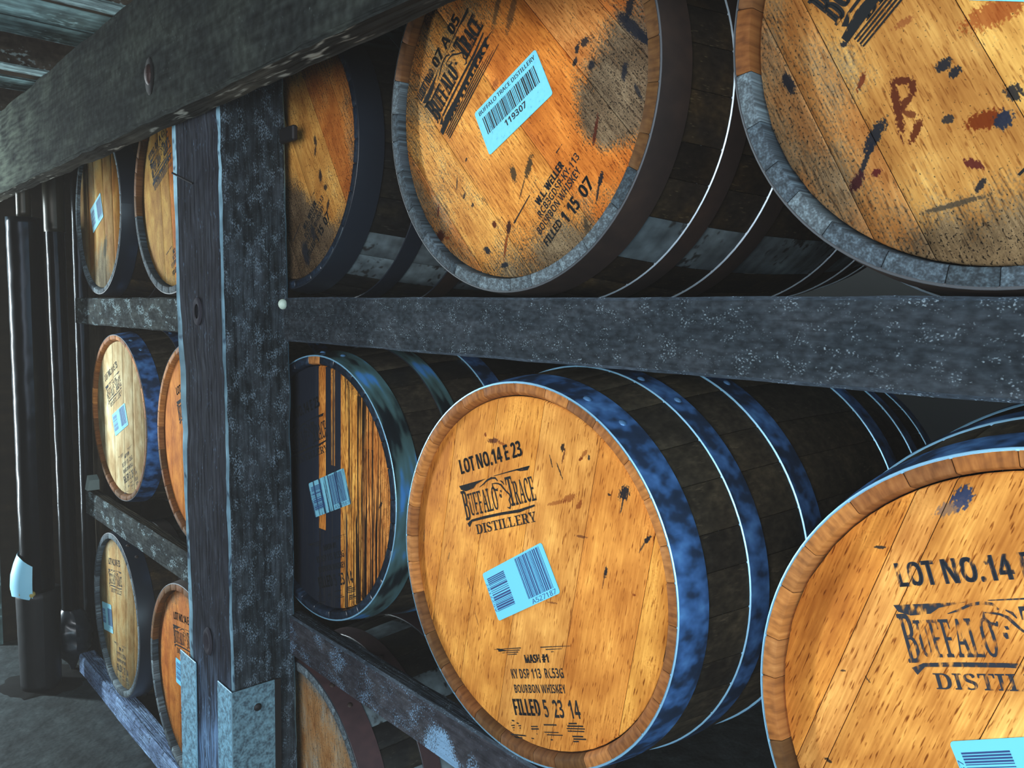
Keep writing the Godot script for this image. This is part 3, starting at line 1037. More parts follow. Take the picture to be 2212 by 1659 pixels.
func room() -> void:
	var cn := noise(71, 0.012, 1024, 1024, 1.0, 1.0, 5)
	var cn2 := noise(72, 0.09, 1024, 1024, 1.0, 1.0, 3)
	TX.floor = ramp_tex(1024, 1024, cn, cn2, 0.35, [[0.0, Color(0.1, 0.118, 0.122)], [0.45, Color(0.16, 0.186, 0.192)], [0.7, Color(0.21, 0.24, 0.245)], [1.0, Color(0.3, 0.335, 0.335)]])
	M.floor = material(Color.WHITE, 0.8, 0.0, TX.floor, 0.3)
	M.floor.uv1_triplanar = true
	M.floor.uv1_world_triplanar = true
	M.floor.uv1_scale = Vector3(0.8, 0.8, 0.8)
	relief(M.floor, TX.relief2, 0.3)
	M.wall = material(Color(0.7, 0.64, 0.55), 0.9, 0.0, TX.dark_wood, 0.2)
	M.wall.uv1_triplanar = true
	M.wall_dark = material(Color(0.3, 0.3, 0.3), 0.95, 0.0, null, 0.1)
	M.wall_pale = material(Color(0.42, 0.45, 0.46), 0.9)
	M.patch = material(Color(0.075, 0.08, 0.08), 0.9, 0.0, null, 0.2)
	TX.joist = timber_tex(512, 256, 73, Color(0.42, 0.5, 0.5), Color(0.6, 0.72, 0.74), Color(0.78, 0.9, 0.92), 0.7, {"streak": 0.4, "fx": 3.0})
	M.joist = relief(material(Color.WHITE, 0.85, 0.0, TX.joist, 0.3), TX.relief, 0.4)
	TX.joist_side = timber_tex(1024, 256, 75, Color(0.2, 0.175, 0.155), Color(0.28, 0.26, 0.23), Color(0.5, 0.56, 0.56), 0.9, {"streak": 0.3, "fx": 3.0, "mottle": 0.6, "vprofile": func(y): return 0.15 + 1.0 * smoothstep(0.04, 0.11, y)})  # flecks thicken low on the side: floor bounce put into the colour
	M.joist_side = material(Color.WHITE, 0.9, 0.0, TX.joist_side, 0.2)
	M.board_pale = relief(material(Color(0.85, 0.9, 0.9), 0.85, 0.0, TX.joist, 0.3), TX.relief, 0.4)
	M.board_dark = material(Color(1.0, 0.95, 0.9), 0.9, 0.0, TX.dark_wood, 0.2)
	var X0 := -3.75
	var X1 := 2.75
	var Z0 := -2.9
	var Z1 := 1.7
	var Y1 := 0.90
	var fb := slab(P(X0 - 0.3, -1.41 - 0.15, Z0 - 0.2), P(X1 + 0.2, -1.405, Z1 + 0.2))
	var fl := structure("floor", fb[0], [M.floor], fb[1])
	var gb := slab(P(-16.0, -1.72, -9.0), P(X0 - 0.31, -1.52, 9.0))
	structure("ground", gb[0], [M.floor], gb[1])
	# flat dark patch standing in for the hole round the pipe feet
	var rn := RandomNumberGenerator.new()
	rn.seed = 12
	var st := begin()
	var ring := []
	for k in 40:
		var a := TAU * k / 40
		var r := 0.16 * (1.0 + 0.22 * rn.randf() - 0.1)
		ring.append(Vector3(-3.27 + r * 0.85 * cos(a), 0.0, -0.665 + r * 0.95 * sin(a)))
	for k in 40:
		var p: Vector3 = ring[k]
		var q: Vector3 = ring[(k + 1) % 40]
		var cen := Vector3(-3.27, 0.0, -0.665)
		var up := Vector3(0, 0.004, 0)
		for v in [cen + up, cen.lerp(p, 0.93) + up, cen.lerp(q, 0.93) + up]:
			vert(st, v, Vector2(v.x, v.z))
		quad(st, cen.lerp(p, 0.93) + up, p, q, cen.lerp(q, 0.93) + up)
	part(fl, "tar_patch", finish([st]), [M.patch], Transform3D(Basis(), P(0, -1.405, 0) - fl.position))
	# left wall of planks up to the open doorway
	var wl := structure("wall_left", bevel_box(Vector3(0.1, 2.3, 2.3), 0.002), [M.wall], Transform3D(Basis(), P(X0 - 0.08, -0.255, -1.765)))
	var z := -0.605
	var k := 0
	while z > -2.85:
		var w := 0.125 + 0.03 * rn.randf()
		part(wl, "plank", board_box(Vector3(0.03, 2.29, snappedf(w, 0.01) - 0.006)), [M.wall], Transform3D(Basis(), P(X0 - 0.015 + 0.004 * rn.randf(), -0.255, z - w / 2) - wl.position))
		z -= w
		k += 1
	var s1 := slab(P(X0 - 0.13, -1.405, 1.3), P(X0, Y1, Z1))
	structure("wall_left", s1[0], [M.wall], s1[1])
	var s2 := slab(P(X0 - 0.13, 0.62, -0.61), P(X0, Y1, 1.3))
	structure("wall_left", s2[0], [M.wall], s2[1])
	var dt := slab(P(X0 - 0.14, -1.405, -0.612), P(X0 + 0.01, 0.62, -0.592))
	structure("trim_1", dt[0], [M.board_pale], dt[1])
	# back, right and near walls, ceiling
	var s3 := slab(P(X0 - 0.13, -1.405, Z0 - 0.15), P(X1 + 0.1, Y1, Z0))
	structure("wall_back", s3[0], [M.wall_dark], s3[1])
	for seg in [[-1.405, -0.75, Z0, Z1], [-0.75, Y1, Z0, -1.0], [-0.75, Y1, 1.4, Z1]]:
		var q := slab(P(X1, seg[0], seg[2]), P(X1 + 0.12, seg[1] + 0.001, seg[3]))
		if seg[1] > seg[0]:
			structure("wall_right", q[0], [M.wall_pale], q[1])
	for seg in [[-1.405, -0.82, X0, X1], [-0.82, Y1, X0, -0.8], [-0.82, Y1, 1.45, X1]]:
		var q := slab(P(seg[2], seg[0], Z1), P(seg[3], seg[1], Z1 + 0.12))
		structure("wall_front", q[0], [M.wall_pale], q[1])
	var ce := slab(P(X0 - 0.2, Y1, Z0 - 0.15), P(X1 + 0.15, Y1 + 0.1, Z1 + 0.15))
	var ceil := structure("ceiling", ce[0], [M.board_dark], ce[1])
	var xs := [-3.74, -3.58, -3.43, -3.28, -3.13, -2.985, -2.81, -2.63, -2.47, -2.3, -2.1, -1.9, -1.7, -1.5]
	for i in xs.size() - 1:
		var w: float = xs[i + 1] - xs[i] - 0.006
		var m: Material = M.board_dark if i in [1, 4, 9] else M.board_pale
		part(ceil, "ceiling_board", bevel_box(Vector3(w, 0.02, 4.5), 0.003), [m], Transform3D(Basis(), P((xs[i] + xs[i + 1]) / 2, 0.754 - 0.004 * (i % 2), -0.6) - ceil.position))
	for x in [-3.32, -2.65, -1.965, -1.30, -0.65, 0.02, 0.7, 1.4, 2.1]:
		var jm := timber(4.45, 0.09, 0.08, 0.004, 24, 0.003, int(x * 100) + 900, 1.0)
		# timber x -> world -z, y up
		var jb := Basis(Vector3(0, 0, -1), Vector3(0, 1, 0), Vector3(1, 0, 0))
		part(ceil, "joist", jm, [M.joist_side, M.joist, M.joist_side, M.joist, M.joist, M.joist], Transform3D(jb, P(x, 0.695, 1.64) - ceil.position))  # pale undersides, dark sides: light from below is put into the colour


# =====================================================================  the rack
func lay(called: String, label: String, x0: float, x1: float, y0: float, y1: float, z0: float, z1: float, mats: Array, tile: float, sd: int, rough := 0.002, c := 0.004, voff := 0.0, asp := 2.0) -> Node3D:
	# a timber lying along x, from z0 (front) back to z1
	var L := x1 - x0
	var m := timber(L, y1 - y0, z0 - z1, c, maxi(6, int(L * 22)), rough, sd, tile, voff, null, asp)
	var o := thing(called, label, "timber", P(x0, y0, (z0 + z1) / 2))
	part(o, "timber", m, mats, Transform3D(Basis(), Vector3(0, (y1 - y0) / 2, 0)))
	return o


func rack() -> void:
	var re := [M.rail, M.rail, M.rail, M.rail, M.rail_edge, M.end_grain]
	var lo := [M.lower, M.rail, M.rail, M.rail, M.rail_edge, M.end_grain]
	var ll := [M.lower_left, M.dark_wood, M.rail, M.rail, M.lower_left, M.end_grain]
	# upper beam, bolted to the front of the post
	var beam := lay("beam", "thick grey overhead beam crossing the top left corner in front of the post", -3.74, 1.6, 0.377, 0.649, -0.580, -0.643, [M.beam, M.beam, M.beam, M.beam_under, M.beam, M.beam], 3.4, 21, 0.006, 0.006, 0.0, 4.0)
	var bt := begin()
	lathe(bt, [Vector2(0.0001, 0.007), Vector2(0.012, 0.0065), Vector2(0.0175, 0.003), Vector2(0.019, 0.0)], 18)
	M.bolt = material(Color(0.2, 0.12, 0.11), 0.6, 0.3)
	M.hole = material(Color(0.06, 0.055, 0.06), 0.9)
	var org := beam.position
	var washer := begin()
	lathe(washer, [Vector2(0.0001, 0.002), Vector2(0.026, 0.002), Vector2(0.028, 0.0)], 20)
	var wn := part(beam, "washer", finish([washer]), [M.hole], Transform3D(Basis().scaled(Vector3(0.8, 1.35, 1)), P(-1.75, 0.466, -0.5805) - org))
	part(beam, "bolt", finish([bt]), [M.bolt], Transform3D(Basis().scaled(Vector3(0.8, 1.15, 1)), P(-1.75, 0.469, -0.580) - org))
	# rails on edge that carry the barrels, front and rear
	lay("rail", "long dark speckled rail at eye level right of the post, under the upper barrels", -1.553, 1.6, -0.0715, 0.0205, -0.775, -0.813, re, 1.6, 22, 0.0022, 0.004, 0.0, 4.0)
	lay("rail", "dark rail with white flecks and a pale blue patch, below the middle barrels", -1.553, 1.6, -0.748, -0.659, -0.775, -0.813, lo, 2.0, 23, 0.0022, 0.004, 0.0, 4.0)
	lay("rail", "short dark eye level rail left of the post, under the two upper barrels", -3.16, -1.815, -0.072, 0.0205, -0.775, -0.813, [M.lower_left, M.dark_wood, M.rail, M.rail, M.lower_left, M.end_grain], 1.0, 24, 0.0022, 0.004, 0.3, 4.0)
	lay("rail", "short grey mottled rail left of the post, under the pale headed barrel", -3.10, -1.815, -0.752, -0.664, -0.775, -0.813, ll, 1.0, 25, 0.0025, 0.004, 0.0, 4.0)
	var si := [M.sill, M.sill, M.rail, M.rail, M.sill, M.sill]
	lay("sill", "worn bluish floor sill at the bottom left, under the lowest barrels", -3.26, -1.815, -1.405, -1.328, -0.775, -0.835, si, 0.9, 26, 0.003, 0.006, 0.0, 4.0)
	lay("sill", "floor sill right of the post, under the lowest brown hooped barrel", -1.553, 1.6, -1.405, -1.328, -0.775, -0.835, si, 0.9, 27, 0.003, 0.006)
	for t in [[-0.009, "upper"], [-0.683, "middle"]]:
		lay("rear_rail", "dark rear rail deep in the rack under the %s barrels" % t[1], -3.16, 1.6, t[0] - 0.045, t[0], -1.55, -1.59, [M.dark_wood], 1.0, 28)
	lay("rear_sill", "dark rear sill on the floor deep in the rack", -3.2, 1.6, -1.405, -1.348, -1.55, -1.6, [M.dark_wood], 1.0, 29)
	# the post
	var post := thing("post", "weathered dark timber post with metal corner guards, standing left of centre", "post", P(-1.682, -1.405, -0.717))
	var H := 2.05
	var base := post.position
	var taper := func(q: Vector3, k: int) -> Vector3:
		var y := q.x - 1.405      # height from the eye
		var left := -0.0417 * y
		var right := -0.0258 * y
		var t := (q.y + 0.128) / 0.256
		if k == 1:
			q.y -= 0.03 + 0.012 * sin(q.x * 9.0) * sin(q.x * 3.1 + 1.0)
		return Vector3(q.x, q.y - lerpf(left, right, 1.0 - t), q.z)
	# timber x -> up, y -> -x, z -> z
	var pb := Basis(Vector3(0, 1, 0), Vector3(-1, 0, 0), Vector3(0, 0, 1))
	var pm := timber(H, 0.256, 0.144, 0.0045, 60, 0.0045, 33, 2.1, 0.1, taper, 4.0)
	part(post, "timber", pm, [M.post_front, M.edge, M.post_side, M.post_side, M.edge, M.end_grain], Transform3D(pb, Vector3(-0.002, 0.0, 0)))
	M.iron = material(Color(0.13, 0.13, 0.14), 0.6, 0.4)
	# guards of thin galvanised sheet
	var gn := noise(81, 0.03, 512, 512, 1.0, 1.0, 4)
	TX.guard = ramp_tex(512, 512, gn, noise(82, 0.09, 512, 512, 1.0, 1.0, 3), 0.45, [[0.0, Color(0.16, 0.21, 0.24)], [0.34, Color(0.3, 0.4, 0.45)], [0.5, Color(0.4, 0.53, 0.58)], [1.0, Color(0.55, 0.74, 0.82)]])
	M.guard = material(Color.WHITE, 0.6, 0.15, TX.guard)
	M.guard.uv1_scale = Vector3(3, 3, 3)
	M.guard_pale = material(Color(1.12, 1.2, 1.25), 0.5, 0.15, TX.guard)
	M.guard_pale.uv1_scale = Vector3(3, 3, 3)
	var g1 := begin()
	g1.set_smooth_group(-1)
	part(post, "corner_guard", sheet(0.094, 0.595, 0.003), [M.guard_pale], Transform3D(Basis(), P(-1.766, -1.085, -0.6415) - base))
	part(post, "corner_guard", sheet(0.072, 0.595, 0.003), [M.guard_pale], Transform3D(Basis(), P(-1.5645, -1.082, -0.6415) - base))
	var side := part(post, "corner_guard", sheet(0.094, 0.595, 0.003), [M.guard], Transform3D(Basis(Vector3.UP, PI / 2), P(-1.5275, -1.082, -0.687) - base))
	var sc := part(side, "screw", cached("screw", dome_mesh.bind(0.0085, 0.005)), [M.iron], Transform3D(Basis(), Vector3(0.008, 0.25, 0.0015)))
	var strip := part(post, "dark_joint", bevel_box(Vector3(0.004, 0.60, 0.014), 0.001), [M.hole], Transform3D(Basis(), P(-1.5275, -1.085, -0.7405) - base))
	# nails, knot hole, peg
	var rod := CylinderMesh.new()
	rod.top_radius = 0.0022
	rod.bottom_radius = 0.0022
	rod.height = 0.05
	rod.radial_segments = 8
	rod.rings = 0
	part(post, "nail", rod, [M.iron], Transform3D(Basis(Vector3.BACK, deg_to_rad(58)) * Basis(Vector3.RIGHT, deg_to_rad(35)), P(-1.705, 0.262, -0.627) - base))
	var knot := begin()
	lathe(knot, [Vector2(0.0001, -0.004), Vector2(0.014, -0.003), Vector2(0.021, 0.004), Vector2(0.027, 0.003), Vector2(0.031, -0.002)], 20)
	M.knot = material(Color(0.2, 0.2, 0.23), 0.9, 0.0, null, 0.2)
	part(post, "knot_hole", finish([knot]), [M.knot], Transform3D(Basis().scaled(Vector3(0.7, 1.0, 0.8)), P(-1.655, -0.718, -0.6425) - base))
	var eye := begin()
	lathe(eye, [Vector2(0.014, 0.004), Vector2(0.02, 0.007), Vector2(0.026, 0.004), Vector2(0.027, 0.0)], 20)
	part(post, "knot", finish([eye]), [M.knot], Transform3D(Basis().scaled(Vector3(0.8, 1.1, 0.7)), P(-1.678, -0.012, -0.6435) - base))
	var peg := cached("peg", dome_mesh.bind(0.011, 0.008))
	M.peg = material(Color(0.78, 0.86, 0.8), 0.5)
	part(post, "peg", peg, [M.peg], Transform3D(Basis(Vector3.UP, PI / 2), P(-1.552, 0.006, -0.772) - base))
	part(post, "iron_bracket", bevel_box(Vector3(0.06, 0.03, 0.012), 0.003), [M.iron], Transform3D(Basis(), P(-1.53, 0.348, -0.776) - base))
	# the rear post that carries the left ends of the rails
	var rp := thing("rear_post", "dark shaded rack post behind the pipes at the left ends of the rails", "post", P(-3.25, -1.405, -0.9))
	part(rp, "timber", timber(2.04, 0.07, 0.1, 0.005, 20, 0.003, 44, 1.0), [M.dark_wood], Transform3D(pb, Vector3(0, 0, 0)))
	# chip of pale wood on the left end of the lower rail
	var ch := thing("chock", "small pale wedge resting beside the pale headed barrel on the left", "wedge", P(-3.085, -0.663, -0.794))
	var cm := begin()
	cm.set_smooth_group(-1)
	var w := 0.016
	var hh := 0.05
	var dd := 0.02
	quad(cm, Vector3(-w, 0, dd), Vector3(-w * 0.8, hh, dd * 0.6), Vector3(w * 0.9, hh * 0.72, dd * 0.6), Vector3(w, 0, dd))
	quad(cm, Vector3(w, 0, dd), Vector3(w * 0.9, hh * 0.72, dd * 0.6), Vector3(w * 0.9, hh * 0.72, -dd), Vector3(w, 0, -dd))
	quad(cm, Vector3(-w, 0, -dd), Vector3(-w * 0.8, hh, -dd), Vector3(-w * 0.8, hh, dd * 0.6), Vector3(-w, 0, dd))
	quad(cm, Vector3(-w * 0.8, hh, dd * 0.6), Vector3(-w * 0.8, hh, -dd), Vector3(w * 0.9, hh * 0.72, -dd), Vector3(w * 0.9, hh * 0.72, dd * 0.6))
	quad(cm, Vector3(w, 0, -dd), Vector3(w * 0.9, hh * 0.72, -dd), Vector3(-w * 0.8, hh, -dd), Vector3(-w, 0, -dd))
	part(ch, "wedge", finish([cm]), [material(Color(0.5, 0.56, 0.54), 0.8)])


func sheet(w: float, h: float, t: float) -> Mesh:
	return bevel_box(Vector3(w, h, t), t * 0.4)


# =====================================================================  pipes
func pipe_mesh(y0: float, y1: float, r0: float, r1: float, lump: float, sd: int, segs := 20) -> ArrayMesh:
	var ns := FastNoiseLite.new()
	ns.seed = sd
	ns.frequency = 1.0
	var st := begin()
	var rows := int((y1 - y0) / 0.02) + 2
	var pts := []
	var uvs := []
	for i in segs + 1:
		var a := -TAU * i / segs
		var col := []
		var uc := []
		for k in rows + 1:
			var y := lerpf(y1, y0, float(k) / rows)
			var r := lerpf(r1, r0, float(k) / rows)
			r *= 1.0 + lump * (ns.get_noise_3d(cos(a) * 2.0, y * 9.0, sin(a) * 2.0) + 0.6 * ns.get_noise_3d(cos(a) * 4.0, y * 34.0, sin(a) * 4.0))
			col.append(Vector3(r * cos(a), y, r * sin(a)))
			uc.append(Vector2(float(i) / segs, y * 2.0))
		pts.append(col)
		uvs.append(uc)
	pts.reverse()
	uvs.reverse()
	grid(st, pts, uvs)
	for e in 2:
		var k := 0 if e == 0 else rows
		var cen := Vector3(0, y1 if e == 0 else y0, 0)
		for i in segs:
			var t := [cen, pts[i][k], pts[i + 1][k]] if e == 1 else [cen, pts[i + 1][k], pts[i][k]]
			for v in t:
				vert(st, v, Vector2(v.x, v.z))
	return finish([st])


func pipes() -> void:
	M.wrap = material(Color(0.032, 0.062, 0.09), 0.25, 0.75, null, 0.4)
	M.sleeve = material(Color(0.06, 0.075, 0.09), 0.5, 0.0, null, 0.4)
	M.brass = material(Color(0.16, 0.15, 0.1), 0.35, 0.3)
	M.foam = material(Color(0.68, 0.62, 0.36), 0.9)
	M.foil = material(Color(0.6, 0.85, 0.95), 0.5, 0.0, null, 0.4)
	M.bag = material(Color(0.12, 0.15, 0.18), 0.3, 0.0, null, 0.6)
	var p1 := thing("pipe", "fat black pipe with a torn white collar above its sleeve", "pipe", P(-3.243, -1.401, -0.644))
	part(p1, "wrapped_pipe", pipe_mesh(0.36, 1.695, 0.054, 0.057, 0.035, 91), [M.wrap])
	part(p1, "riser", pipe_mesh(1.70, 2.08, 0.024, 0.024, 0.01, 92), [M.brass])
	part(p1, "sleeve", pipe_mesh(0.0, 0.36, 0.066, 0.072, 0.02, 93, 24), [M.sleeve])
	# torn collar: a curved flap and lumps of yellow insulation
	var st := begin()
	var pts := []
	var uvs := []
	for i in 9:
		var a := deg_to_rad(25.0 + i * 15.0)
		var t := i / 8.0
		var col := []
		for k in 5:
			var q := k / 4.0
			var r := 0.061 + 0.034 * sin(q * 2.2) * (0.35 + 0.65 * t)
			col.append(Vector3(r * cos(a), 0.475 - q * 0.12 + 0.05 * t * (1.0 - q) - 0.03 * absf(t - 0.4), r * sin(a)))
		pts.append(col)
		uvs.append([Vector2(t, 0), Vector2(t, 0.25), Vector2(t, 0.5), Vector2(t, 0.75), Vector2(t, 1)])
	grid(st, pts, uvs)
	part(p1, "torn_wrap", finish([st]), [M.foil])
	var lump := begin()
	for q in [[-0.035, 0.372, 0.062, 0.02], [-0.05, 0.402, 0.062, 0.014], [-0.055, 0.425, 0.058, 0.012], [0.03, 0.366, 0.055, 0.015], [0.055, 0.362, 0.03, 0.012]]:
		var sm := SphereMesh.new()
		sm.radius = q[3]
		sm.height = q[3] * 2.2
		sm.radial_segments = 10
		sm.rings = 6
		lump.append_from(sm, 0, Transform3D(Basis(), Vector3(q[0], q[1], q[2])))
	part(p1, "insulation", lump.commit(), [M.foam])
	var p2 := thing("pipe", "slim black pipe between the other two with a torn bag at its foot", "pipe", P(-3.31, -1.401, -0.765))
	var lean := Basis(Vector3(1, 0, 0), Vector3(-0.012, 1, 0.004), Vector3(0, 0, 1))
	part(p2, "wrapped_pipe", pipe_mesh(0.1, 1.72, 0.030, 0.032, 0.05, 94), [M.wrap], Transform3D(lean, Vector3.ZERO))
	part(p2, "collar", pipe_mesh(1.66, 2.0, 0.036, 0.036, 0.01, 95), [M.brass], Transform3D(lean, Vector3.ZERO))
	var bagm := begin()
	var ns := FastNoiseLite.new()
	ns.seed = 8
	ns.frequency = 1.0
	var bp := []
	var bu := []
	for i in 21:
		var a := TAU * i / 20
		var col := []
		var uc := []
		for k in 15:
			var t := k / 14.0
			var r := (0.03 + 0.036 * pow(sin(PI * pow(t, 0.8)), 0.8)) * (1.0 - 0.75 * smoothstep(0.6, 1.0, t))
			r *= 1.0 + 0.42 * ns.get_noise_3d(cos(a) * 2.6, t * 7.0, sin(a) * 2.6)
			if i == 20:
				r = bp[0][k].length()
				r = Vector2(bp[0][k].x, bp[0][k].z).length()
			col.append(Vector3(r * cos(a), 0.235 - 0.24 * t + 0.004, r * sin(a)))
			uc.append(Vector2(i / 20.0, t))
		bp.append(col)
		bu.append(uc)
	bp.reverse()
	bu.reverse()
	grid(bagm, bp, bu)
	part(p2, "torn_bag", finish([bagm]), [M.bag], Transform3D(Basis(), Vector3(0.0, 0.0, 0.0)))
	var p3 := thing("pipe", "slim dark pipe farthest back of the three, beside the rack", "pipe", P(-3.37, -1.401, -0.85))
	part(p3, "wrapped_pipe", pipe_mesh(0.0, 2.06, 0.026, 0.026, 0.05, 96), [M.wrap])


# =====================================================================  the barrels
func wood_tones(base: Color, n: int, sd: int, vary: float) -> Array:
	var rn := RandomNumberGenerator.new()
	rn.seed = sd
	var out := []
	for k in n:
		var v := 1.0 + rn.randf_range(-vary, vary)
		var w := rn.randf_range(-vary, vary) * 0.5
		out.append(Color(minf(base.r * v * (1 + w * 0.2), 1), minf(base.g * v * (1 + w), 1), minf(base.b * v * (1 + w * 2.0), 1)))
	return out


func barrels() -> void:
	var new_staves := func(a): return M.stave_new if int(a / 12) % 3 != 1 else M.stave_new2
	var old_staves := func(a): return M.stave_old if int(a / 12) % 3 != 1 else M.stave_old2
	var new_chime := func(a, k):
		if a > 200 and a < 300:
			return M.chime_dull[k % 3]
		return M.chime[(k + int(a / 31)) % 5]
	var grey_chime := func(a, k): return M.chime_grey[(k + int(a / 23)) % 4]
	var tar_chime := func(a, k): return M.chime_tar[k % 2]
	var steel := [M.hoop]
	var rusty := [M.rust]
	var K := Color(0.12, 0.1, 0.11)
	var BK := Color(0.1, 0.12, 0.16)
	var RU := Color(0.42, 0.17, 0.06)
	var DB := Color(0.3, 0.15, 0.1)
	# ----- middle tier, right bay
	var m_clean := {"seed": 101, "bounds": [-0.185, -0.1, -0.0076, 0.1, 0.2085], "grain": 0.10, "fleck": 0.42, "fth": 0.72, "speck": 0.97, "rim": 0.12, "dirt": Color(0.62, 0.36, 0.14),
		"tones": [Color(0.87, 0.57, 0.24), Color(0.89, 0.6, 0.27), Color(0.91, 0.62, 0.28), Color(0.9, 0.63, 0.31), Color(0.88, 0.58, 0.26), Color(0.91, 0.64, 0.29)],
		"splats": [[-0.087, 0.188, 0.003, 0.003, 0, RU, 0.8], [-0.07, 0.181, 0.014, 0.004, 8, DB, 0.75], [-0.05, 0.179, 0.012, 0.0025, -10, RU, 0.5], [0.179, 0.146, 0.012, 0.008, 60, BK, 0.9], [0.176, 0.13, 0.012, 0.0014, 80, BK, 0.7], [0.218, 0.095, 0.008, 0.003, 50, BK, 0.9], [0.21, 0.084, 0.008, 0.0012, 60, BK, 0.6], [0.153, 0.037, 0.009, 0.0025, 80, BK, 0.9], [0.15, 0.024, 0.012, 0.001, 80, DB, 0.6], [0.085, 0.1226, 0.016, 0.005, 30, RU, 0.5], [0.104, 0.117, 0.009, 0.004, 55, RU, 0.55], [0.062, 0.112, 0.02, 0.003, 20, RU, 0.4], [0.071, 0.19, 0.006, 0.004, 90, K, 0.85], [0.073, 0.178, 0.011, 0.002, 75, DB, 0.6], [0.066, 0.158, 0.014, 0.0014, -60, K, 0.7], [0.104, 0.179, 0.004, 0.002, 40, RU, 0.8], [0.11, 0.187, 0.009, 0.003, 50, RU, 0.5], [0.118, 0.183, 0.004, 0.002, 90, BK, 0.8], [0.05, 0.168, 0.01, 0.0012, -70, K, 0.7], [0.155, 0.14, 0.003, 0.002, 0, K, 0.8], [0.11, 0.075, 0.012, 0.0018, 5, DB, 0.6], [-0.17, -0.02, 0.009, 0.0012, 80, K, 0.5], [0.06, -0.03, 0.01, 0.0014, 10, DB, 0.5], [-0.03, -0.07, 0.012, 0.0015, 15, DB, 0.35], [-0.12, -0.05, 0.012, 0.0014, -65, DB, 0.4], [-0.1, -0.1, 0.012, 0.0014, -65, DB, 0.4], [0.2, 0.02, 0.003, 0.002, 0, RU, 0.7], [-0.235, 0.0, 0.014, 0.0012, 85, K, 0.6]]}
	barrel({"label": "large central barrel with a bright orange head and tilted cyan barcode label", "group": "", "at": P(-0.813, -0.373, -0.764), "yaw": 0.98, "pitch": 0.28, "rot": -9.5, "T": 0.012, "D": 0.009, "staves": new_staves, "chime": new_chime, "hoops": steel, "edges": [M.hoop_edge], "tex": m_clean, "size": 1280, "stamp": "new", "ang": 20.0, "ink": inkmats.ink, "spin": 0.2, "turn": 0.4,
		"paper": {"at": Vector2(-0.0059, -0.0192), "deg": 32.0, "mat": M.paper_clean, "print": "new"}})
	var m2 := {"seed": 131, "bounds": [-0.1924, -0.165, -0.06, 0.05, 0.16], "grain": 0.13, "fleck": 0.42, "fth": 0.68, "speck": 0.97, "rim": 0.08, "dirt": Color(0.6, 0.36, 0.15),
		"tones": [Color(0.87, 0.57, 0.25), Color(0.91, 0.64, 0.33), Color(0.89, 0.62, 0.3), Color(0.93, 0.68, 0.35), Color(0.9, 0.63, 0.3)],
		"splats": [[-0.091, 0.217, 0.013, 0.008, 62, Color(0.16, 0.24, 0.4), 0.9], [-0.1, 0.206, 0.016, 0.006, 35, Color(0.36, 0.34, 0.4), 0.55], [-0.16, 0.155, 0.006, 0.0015, 10, BK, 0.8], [-0.2, -0.08, 0.004, 0.002, 0, K, 0.8], [-0.19, 0.02, 0.003, 0.001, 20, K, 0.7], [-0.165, 0.02, 0.004, 0.001, -40, K, 0.6]]}
	barrel({"label": "orange headed barrel cut off at lower right, blue ink blot above its lettering", "at": P(-0.155, -0.377, -0.767), "yaw": 0.3, "pitch": -0.2, "rot": -18.6, "T": 0.0135, "D": 0.012, "staves": new_staves, "chime": new_chime, "hoops": steel, "edges": [M.hoop_edge], "tex": m2, "size": 1280, "stamp": "new", "ang": 19.0, "ink": inkmats.ink_worn, "spin": 0.9, "turn": 1.2,
		"paper": {"at": Vector2(-0.006, -0.0124), "deg": 26.3, "mat": M.paper_clean, "print": "new"}})
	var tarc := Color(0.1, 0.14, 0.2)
	var stk := Color(0.17, 0.12, 0.08)
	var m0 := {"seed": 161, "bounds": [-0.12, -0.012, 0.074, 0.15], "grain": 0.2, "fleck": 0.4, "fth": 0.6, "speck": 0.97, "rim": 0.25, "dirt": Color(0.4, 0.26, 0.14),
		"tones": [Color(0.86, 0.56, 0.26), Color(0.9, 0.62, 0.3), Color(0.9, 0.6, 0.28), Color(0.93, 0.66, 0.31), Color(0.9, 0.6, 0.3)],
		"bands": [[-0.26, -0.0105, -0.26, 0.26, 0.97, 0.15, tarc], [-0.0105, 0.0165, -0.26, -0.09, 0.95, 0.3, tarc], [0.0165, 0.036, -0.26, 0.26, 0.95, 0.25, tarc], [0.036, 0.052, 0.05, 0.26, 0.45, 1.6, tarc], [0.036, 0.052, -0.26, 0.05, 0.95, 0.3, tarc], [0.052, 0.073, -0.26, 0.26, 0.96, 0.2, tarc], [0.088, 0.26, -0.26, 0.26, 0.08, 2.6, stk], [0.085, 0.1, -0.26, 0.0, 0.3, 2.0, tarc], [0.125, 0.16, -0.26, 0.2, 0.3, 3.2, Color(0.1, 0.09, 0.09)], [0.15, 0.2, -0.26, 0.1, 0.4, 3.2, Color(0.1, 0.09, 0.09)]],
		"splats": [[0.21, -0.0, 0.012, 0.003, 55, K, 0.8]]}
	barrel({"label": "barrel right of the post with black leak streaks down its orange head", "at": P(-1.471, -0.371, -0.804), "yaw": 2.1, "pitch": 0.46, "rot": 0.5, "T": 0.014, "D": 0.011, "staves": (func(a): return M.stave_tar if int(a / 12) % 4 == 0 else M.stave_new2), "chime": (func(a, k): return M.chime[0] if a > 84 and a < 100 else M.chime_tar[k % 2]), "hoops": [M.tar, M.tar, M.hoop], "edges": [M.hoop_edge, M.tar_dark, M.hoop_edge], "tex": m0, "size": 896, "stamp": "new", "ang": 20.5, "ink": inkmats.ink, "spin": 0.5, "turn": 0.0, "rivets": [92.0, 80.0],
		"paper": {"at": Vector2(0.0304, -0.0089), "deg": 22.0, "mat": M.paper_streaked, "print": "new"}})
	# ----- upper tier, right bay
	var dirt := Color(0.4, 0.37, 0.31)
